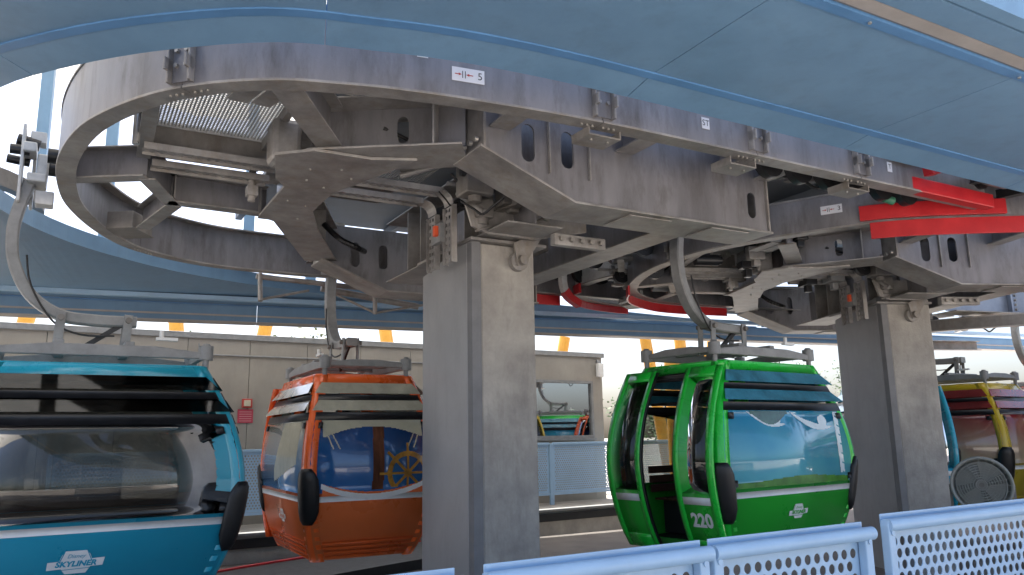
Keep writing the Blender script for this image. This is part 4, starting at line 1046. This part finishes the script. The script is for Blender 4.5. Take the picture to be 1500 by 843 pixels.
cabin((12.5, 15.9), 60, 'green cabin outside the frame, seen mirrored in the building window', green, greend, {'S': p_sky, 'N': p_sky, 'E': p_sky}, louv_p, lambda r: None)
cabin((10.9, 13.6), 60, 'yellow cabin outside the frame, seen mirrored in the building window', yel, yeld, {'S': p_red_reflect, 'N': p_red_reflect, 'E': p_red_reflect}, louv_r, lambda r: None)

# ------------------------------------------------------------------ loose machinery between the loops
def clutter(name, label, box, n, seed, z0, z1, dirv):
    rnd = random.Random(seed); root = empty(name, label=label, cat='machinery')
    (x0, y0), (x1, y1) = box; dv = Vector((math.cos(dirv), math.sin(dirv), 0)); sv_ = Vector((-dv.y, dv.x, 0))
    def pt(): return Vector((rnd.uniform(x0, x1), rnd.uniform(y0, y1), rnd.uniform(z0, z1)))
    ms = [galvd, galv, blackm, silver, greycast, galvd]
    for k in range(n):
        p = pt(); t = k % 6; m = ms[rnd.randrange(6)]
        if t == 0:
            q = p + dv * rnd.uniform(.5, 1.4); MB().cyl(p, q, rnd.uniform(.02, .05), n=10).cyl(p + dv * .2, p + dv * .26, .075, n=12).build('pipe', m, root)
        elif t == 1:
            MB().box(p, (rnd.uniform(.14, .34), rnd.uniform(.12, .3), rnd.uniform(.1, .26)), rz=dirv).box(p + Vector((0, 0, -.12)), (.1, .1, .12), rz=dirv).build('valve_block', m, root, .012)
        elif t == 2:
            q = p + dv * rnd.uniform(-.3, .3) + sv_ * rnd.uniform(.4, .9); MB().bar(p, q, .06, .1).bar(p + Vector((0, 0, -.05)), q + Vector((0, 0, -.05)), .1, .01).build('bracket', m, root)
        elif t == 3:
            a = p; b_ = p + dv * rnd.uniform(.3, .8) + sv_ * rnd.uniform(-.3, .3); mid = (a + b_) / 2 + Vector((0, 0, -rnd.uniform(.08, .22)))
            MB().tube(smooth_path([a, a.lerp(mid, .6), mid, b_.lerp(mid, .5), b_], 4), rnd.uniform(.008, .018), 6).build('cable', black if k % 2 else silver, root)
        elif t == 4:
            MB().cyl(p - sv_ * .04, p + sv_ * .04, .13, n=20).cyl(p - sv_ * .07, p + sv_ * .07, .045, n=12).build('wheel', blackm, root)
        else:
            MB().cyl(p, p + dv * .35, .085, n=16).cyl(p + dv * .35, p + dv * .4, .06, n=14).box(p + dv * .15 + Vector((0, 0, .08)), (.12, .1, .06), rz=dirv).build('motor', m, root)
    return root
clutter('drive_machinery', 'dense pipes, motors and cables in the gap between the two loops', ((1.3, 10.6), (3.6, 13.2)), 44, 11, 3.98, 4.4, R(10))
clutter('drive_machinery', 'dark pipes and wheels behind the right end of the big girder', ((2.75, 7.35), (3.9, 8.0)), 26, 12, 4.22, 4.46, A1)
clutter('drive_machinery', 'motors and hoses tucked under the canopy edge above the red beam', ((4.6, 7.75), (6.6, 8.3)), 24, 13, 4.16, 4.42, A1)
clutter('drive_machinery', 'cables and brackets beside the top of the left pillar', ((-.75, 7.0), (.3, 7.9)), 22, 14, 3.85, 4.3, A1)
clutter('drive_machinery', 'pipes and motors in the middle of the second loop', ((3.4, 10.6), (5.6, 12.6)), 30, 15, 3.98, 4.35, R(8))
clutter('drive_machinery', 'pipes and wheels above the yellow cabin at the right edge', ((8.0, 15.9), (12.0, 17.0)), 24, 16, 3.75, 4.2, R(8))
# tyre conveyors behind the rails
def tyres(at, s0, s1, step, off, z, label, loc_rz=0.):
    root = empty('tyre_conveyor', (0, 0, 0), loc_rz, label, 'conveyor', 'tyre conveyors behind the rails')
    me = MB().cyl((-.045, 0, 0), (.045, 0, 0), .16, n=22).cyl((-.07, 0, 0), (.07, 0, 0), .06, n=12).mesh('tyre', black)
    k = 0; s_ = s0
    while s_ < s1:
        p, d = at(s_); x = d.cross(Vector((0, 0, 1))); q = p + x * off
        inst(me, 'tyre', root, (q.x, q.y, z), math.atan2(x.y, x.x)); s_ += step
    return root
tyres(at1, .3, 5.6, .40, .30, 4.34, 'row of black drive tyres behind the near rail of the left loop', A1)
tyres(at1, LL1[-1] - 4.4, LL1[-1] - .5, .42, .30, 4.34, 'row of black drive tyres behind the far rail of the left loop', A1)
tyres(at2, .5, 5.5, .42, .30, 4.2, 'row of black drive tyres behind the rail marked 3')

# ------------------------------------------------------------------ front railing
RA = R(31.5); rdv = Vector((math.cos(RA), math.sin(RA), 0)); rnv = Vector((-rdv.y, rdv.x, 0)); RO = Vector((-.13, 3.23, 0))
gr_ = 'light blue railing sections in the foreground'
def railing(s0, s1, label, zt=1.1, d=0., rows=True):
    Lr = s1 - s0
    e = empty('railing_section', tuple(RO + rdv * s0 + rnv * d), RA, label, 'railing', gr_)
    MB().cyl((.0, -.02, zt - .05), (Lr, -.02, zt - .05), .036, n=20).build('top_tube', bluelt, e)
    MB().box((Lr / 2, .03, zt - .03), (Lr - .03, .008, .075)).build('top_plate', bluelt, e, .003)
    perf(Lr - .14, .90, .074, .052, 14, .005, .012).build('perforated_sheet', bluelt, e).location = (.07, .022, zt - .985)
    for x in (.02, Lr - .05):
        MB().prism([(x - .03, .0), (x + .03, .0), (x + .03, zt - .05), (x + .02, zt - .02), (x - .02, zt - .02), (x - .03, zt - .05)], lambda u, v, t: (u, t, v), -.035, .018).build('post', bluelt, e, .008)
        MB().cyl((x, -.037, zt - .09), (x, -.043, zt - .09), .014, n=10).build('post_bolt', bluelt, e)
    MB().box((Lr / 2, .02, .12), (Lr - .14, .03, .04)).build('bottom_rail', bluelt, e)
    return e
railing(-2.5, -.10, 'light blue railing section just entering the frame at the bottom centre', d=-.0)
railing(0, 1.20, 'light blue perforated railing section in front of the left pillar', d=.0)
railing(1.22, 2.42, 'light blue perforated railing section in front of the green cabin')
railing(2.56, 4.9, 'light blue perforated railing section at the right edge, nearest the fan', zt=1.13)
e = empty('railing_latch', label='small pale blue latch bracket between two railing sections', cat='latch')
q = RO + rdv * 2.36 + rnv * -.03
MB().bar(q + up(.80), q + rdv * .16 + up(.80), .03, .05).build('tongue', bluelt, e, .008); MB().bar(q + rdv * .14 + up(.78), q + rdv * .2 + up(.78), .02, .08).build('catch', bluelt, e, .004)

# ------------------------------------------------------------------ fan
e = empty('drum_fan', (5.78, 10.05, 0), R(-28), 'grey round drum fan beside the right pillar', 'fan')
fz_ = .92
def ringpts(r, y, n=28): return [(r * math.cos(2 * math.pi * i / n), y, fz_ + r * math.sin(2 * math.pi * i / n)) for i in range(n)]
fanm = mat('fan_grey', (.27, .28, .26), .4, .1, .08, 5)
mb = MB(); prof = [(.34, -.14), (.31, -.13), (.29, .0), (.28, .14), (.30, .16), (.315, .14), (.32, .0), (.345, -.12)]
k = len(prof); vs = []
for i in range(32):
    t = 2 * math.pi * i / 32
    vs += [(r * math.cos(t), y, fz_ + r * math.sin(t)) for r, y in prof]
mb.add(vs, [(i * k + j, i * k + (j + 1) % k, ((i + 1) % 32) * k + (j + 1) % k, ((i + 1) % 32) * k + j) for i in range(32) for j in range(k)], True).build('drum', fanm, e)
for r in (.06, .09, .12, .15, .18, .21, .24, .27):
    MB().sweep([Vector(p) for p in ringpts(r, -.13)], [(-.004, -.004), (.004, -.004), (.004, .004), (-.004, .004)], up=Vector((0, 1, 0)), closed=True).build('guard_ring', fanm, e)
for i in range(24):
    t = 2 * math.pi * i / 24; MB().cyl((.03 * math.cos(t), -.13, fz_ + .03 * math.sin(t)), (.31 * math.cos(t), -.13, fz_ + .31 * math.sin(t)), .003, n=6).build('guard_spoke', fanm, e)
for i in range(4):
    t = R(90 * i + 20); c, s = math.cos(t), math.sin(t)
    MB().add([(.05 * c, -.06, fz_ + .05 * s), (.25 * c - .06 * s, -.08, fz_ + .25 * s + .06 * c), (.25 * c + .07 * s, .02, fz_ + .25 * s - .07 * c), (.05 * c + .04 * s, -.0, fz_ + .05 * s - .04 * c)] + [(.05 * c, -.05, fz_ + .05 * s), (.25 * c - .06 * s, -.07, fz_ + .25 * s + .06 * c), (.25 * c + .07 * s, .03, fz_ + .25 * s - .07 * c), (.05 * c + .04 * s, .01, fz_ + .05 * s - .04 * c)], [(0, 1, 2, 3), (7, 6, 5, 4), (0, 4, 5, 1), (1, 5, 6, 2), (2, 6, 7, 3), (3, 7, 4, 0)]).build('blade', mat('blade_grey', (.2, .21, .2), .4, .2, .1, 6), e)
MB().cyl((0, -.1, fz_), (0, .12, fz_), .07, n=18).build('motor_hub', galvd, e)
MB().cyl((0, .125, fz_), (0, .14, fz_), .285, n=32).build('rear_shroud', fanm, e)
MB().bar((-.34, 0, fz_), (-.34, 0, .1), .03, .05).bar((.34, 0, fz_), (.34, 0, .1), .03, .05).box((0, 0, .08), (.74, .4, .05)).box((0, 0, -.15), (.3, .3, .42)).build('stand', galvd, e)

# ------------------------------------------------------------------ third girder at the right edge
e = empty('far_girder', label='blue-lit box girder with a column of bolts at the right edge', cat='girder')
gA, gB, gC = Vector((8.6, 15.4, 0)), Vector((10.1, 15.8, 0)), Vector((12.6, 15.2, 0))
g_bl = mat('blue_lit_plate', (.26, .31, .40), .42, .3, .12, 2.5, col2=(.2, .24, .32))  # blue light falling on the steel is put into its base colour
MB().bar(gA + up(4.3), gB + up(4.27), .03, .78).build('side_plate', g_bl, e); MB().bar(gB + Vector((.03, 0, 4.27)), gC + up(4.33), .03, .8).build('side_plate', g_bl, e)
MB().bar(gA + up(3.88), gB + up(3.86), .5, .02).build('bottom_flange', galv, e); MB().bar(gB + Vector((.03, 0, 3.85)), gC + up(3.9), .5, .02).build('bottom_flange', galv, e)
MB().bar(gB + Vector((-.02, -.08, 3.9)), gB + Vector((-.02, -.08, 4.66)), .03, .16).build('end_plate', g_bl, e)
for k in range(8): bolt_dir(e, gB + Vector((.06, -.10, 3.95 + .095 * k)), (.6, -.8, 0), 1.2)
L4 = [(13, 14.9), (11, 15.1), (9.6, 15.5), (8.4, 16.3), (7.9, 17.4), (8.2, 18.6), (9.5, 19.6), (12, 20.3)]
build_rail('guide_rail', L4, (0, 0, 0), 0, 'far guide rail at the right edge above the yellow cabin', [], z0=3.6, H=.2, mat1=galvd)

e = empty('bullwheel', label='dark rim of a bullwheel glimpsed at the left edge', cat='wheel')
bp_ = [W(-1.95, 10.9, 4.5) + Vector((1.5 * math.cos(2 * math.pi * i / 40), 1.5 * math.sin(2 * math.pi * i / 40), .0)) for i in range(40)]
MB().sweep(bp_, [(-.06, -.1), (.06, -.1), (.06, .1), (-.06, .1)], closed=True).build('rim', galvd, e)
for i in range(0, 40, 8): MB().bar(W(-1.95, 10.9, 4.5), bp_[i], .08, .1).build('spoke', galvd, e)
MB().cyl(W(-1.95, 10.9, 4.35), W(-1.95, 10.9, 4.65), .16).build('hub', galvd, e)
# loose arms hanging under the far leg above the orange cabin
e = empty('trigger_arms', label='thin grey lever arms hanging under the rail above the orange cabin', cat='lever')
for (p, q, r) in (((2.35, 11.6, 4.02), (2.35, 11.5, 3.60), .035), ((2.35, 11.5, 3.62), (3.15, 11.9, 3.88), .02), ((4.1, 11.55, 4.0), (4.1, 11.55, 3.52), .035), ((4.1, 11.55, 3.54), (3.5, 11.8, 3.85), .02), ((4.1, 11.55, 3.54), (5.0, 11.7, 3.75), .02), ((2.3, 11.62, 3.98), (4.9, 11.62, 3.9), .04), ((3.3, 11.75, 3.9), (4.9, 11.75, 3.72), .05)):
    MB().cyl(W(*p), W(*q), r, n=10).build('arm', galv, e)

# ------------------------------------------------------------------ trees beyond
def tree(x, y, h, rx, seed, label):
    rnd = random.Random(seed); root = empty('tree', (x, y, -.62), 0, label, 'tree', 'trees beyond the station')
    mb = MB(); mb.cyl((0, 0, 0), (.1, 0, h * .45), .22, .14, n=10)
    ends = []
    for k in range(9):
        a = rnd.uniform(0, 6.28); z = h * rnd.uniform(.3, .5); e_ = Vector((math.cos(a) * rx * .6, math.sin(a) * rx * .6, h * rnd.uniform(.55, .85)))
        mb.cyl((.08, 0, z), e_, .08, .03, n=7); ends.append(e_)
    mb.build('trunk', mat('bark', (.09, .065, .045), .9, 0, .2, 5), root)
    lv = MB(); cl = [Vector((rnd.gauss(0, .45) * rx, rnd.gauss(0, .45) * rx, h * rnd.uniform(.4, .98))) for _ in range(46)] + ends
    for c in cl:
        for _ in range(55):
            p = c + Vector((rnd.gauss(0, .34), rnd.gauss(0, .34), rnd.gauss(0, .3))); s_ = rnd.uniform(.07, .15)
            u = Vector((rnd.gauss(0, 1), rnd.gauss(0, 1), rnd.gauss(0, .6))).normalized(); v = u.orthogonal().normalized()
            lv.add([p - u * s_, p + v * s_ * .5, p + u * s_, p - v * s_ * .5], [(0, 1, 2, 3)])
    o = lv.build('crown', mat('leaves_%d' % (seed % 2), (.09, .12, .03) if seed % 2 else (.05, .10, .025), .6, 0, .3, 1.2), root)
tree(-15, 33, 6.2, 2.4, 1, 'yellowish green tree beyond the station at the far left')
tree(-9.6, 34, 6.4, 2.2, 3, 'yellowish green tree above the beige wall behind the teal cabin')
tree(-20, 38, 7, 2.8, 2, 'dark green tree beyond the far left edge of the station')
tree(8.2, 40, 5.2, 2.6, 4, 'dark green tree seen through the green cabin')
tree(16, 46, 6, 3., 6, 'dark green tree beyond the right pillar')
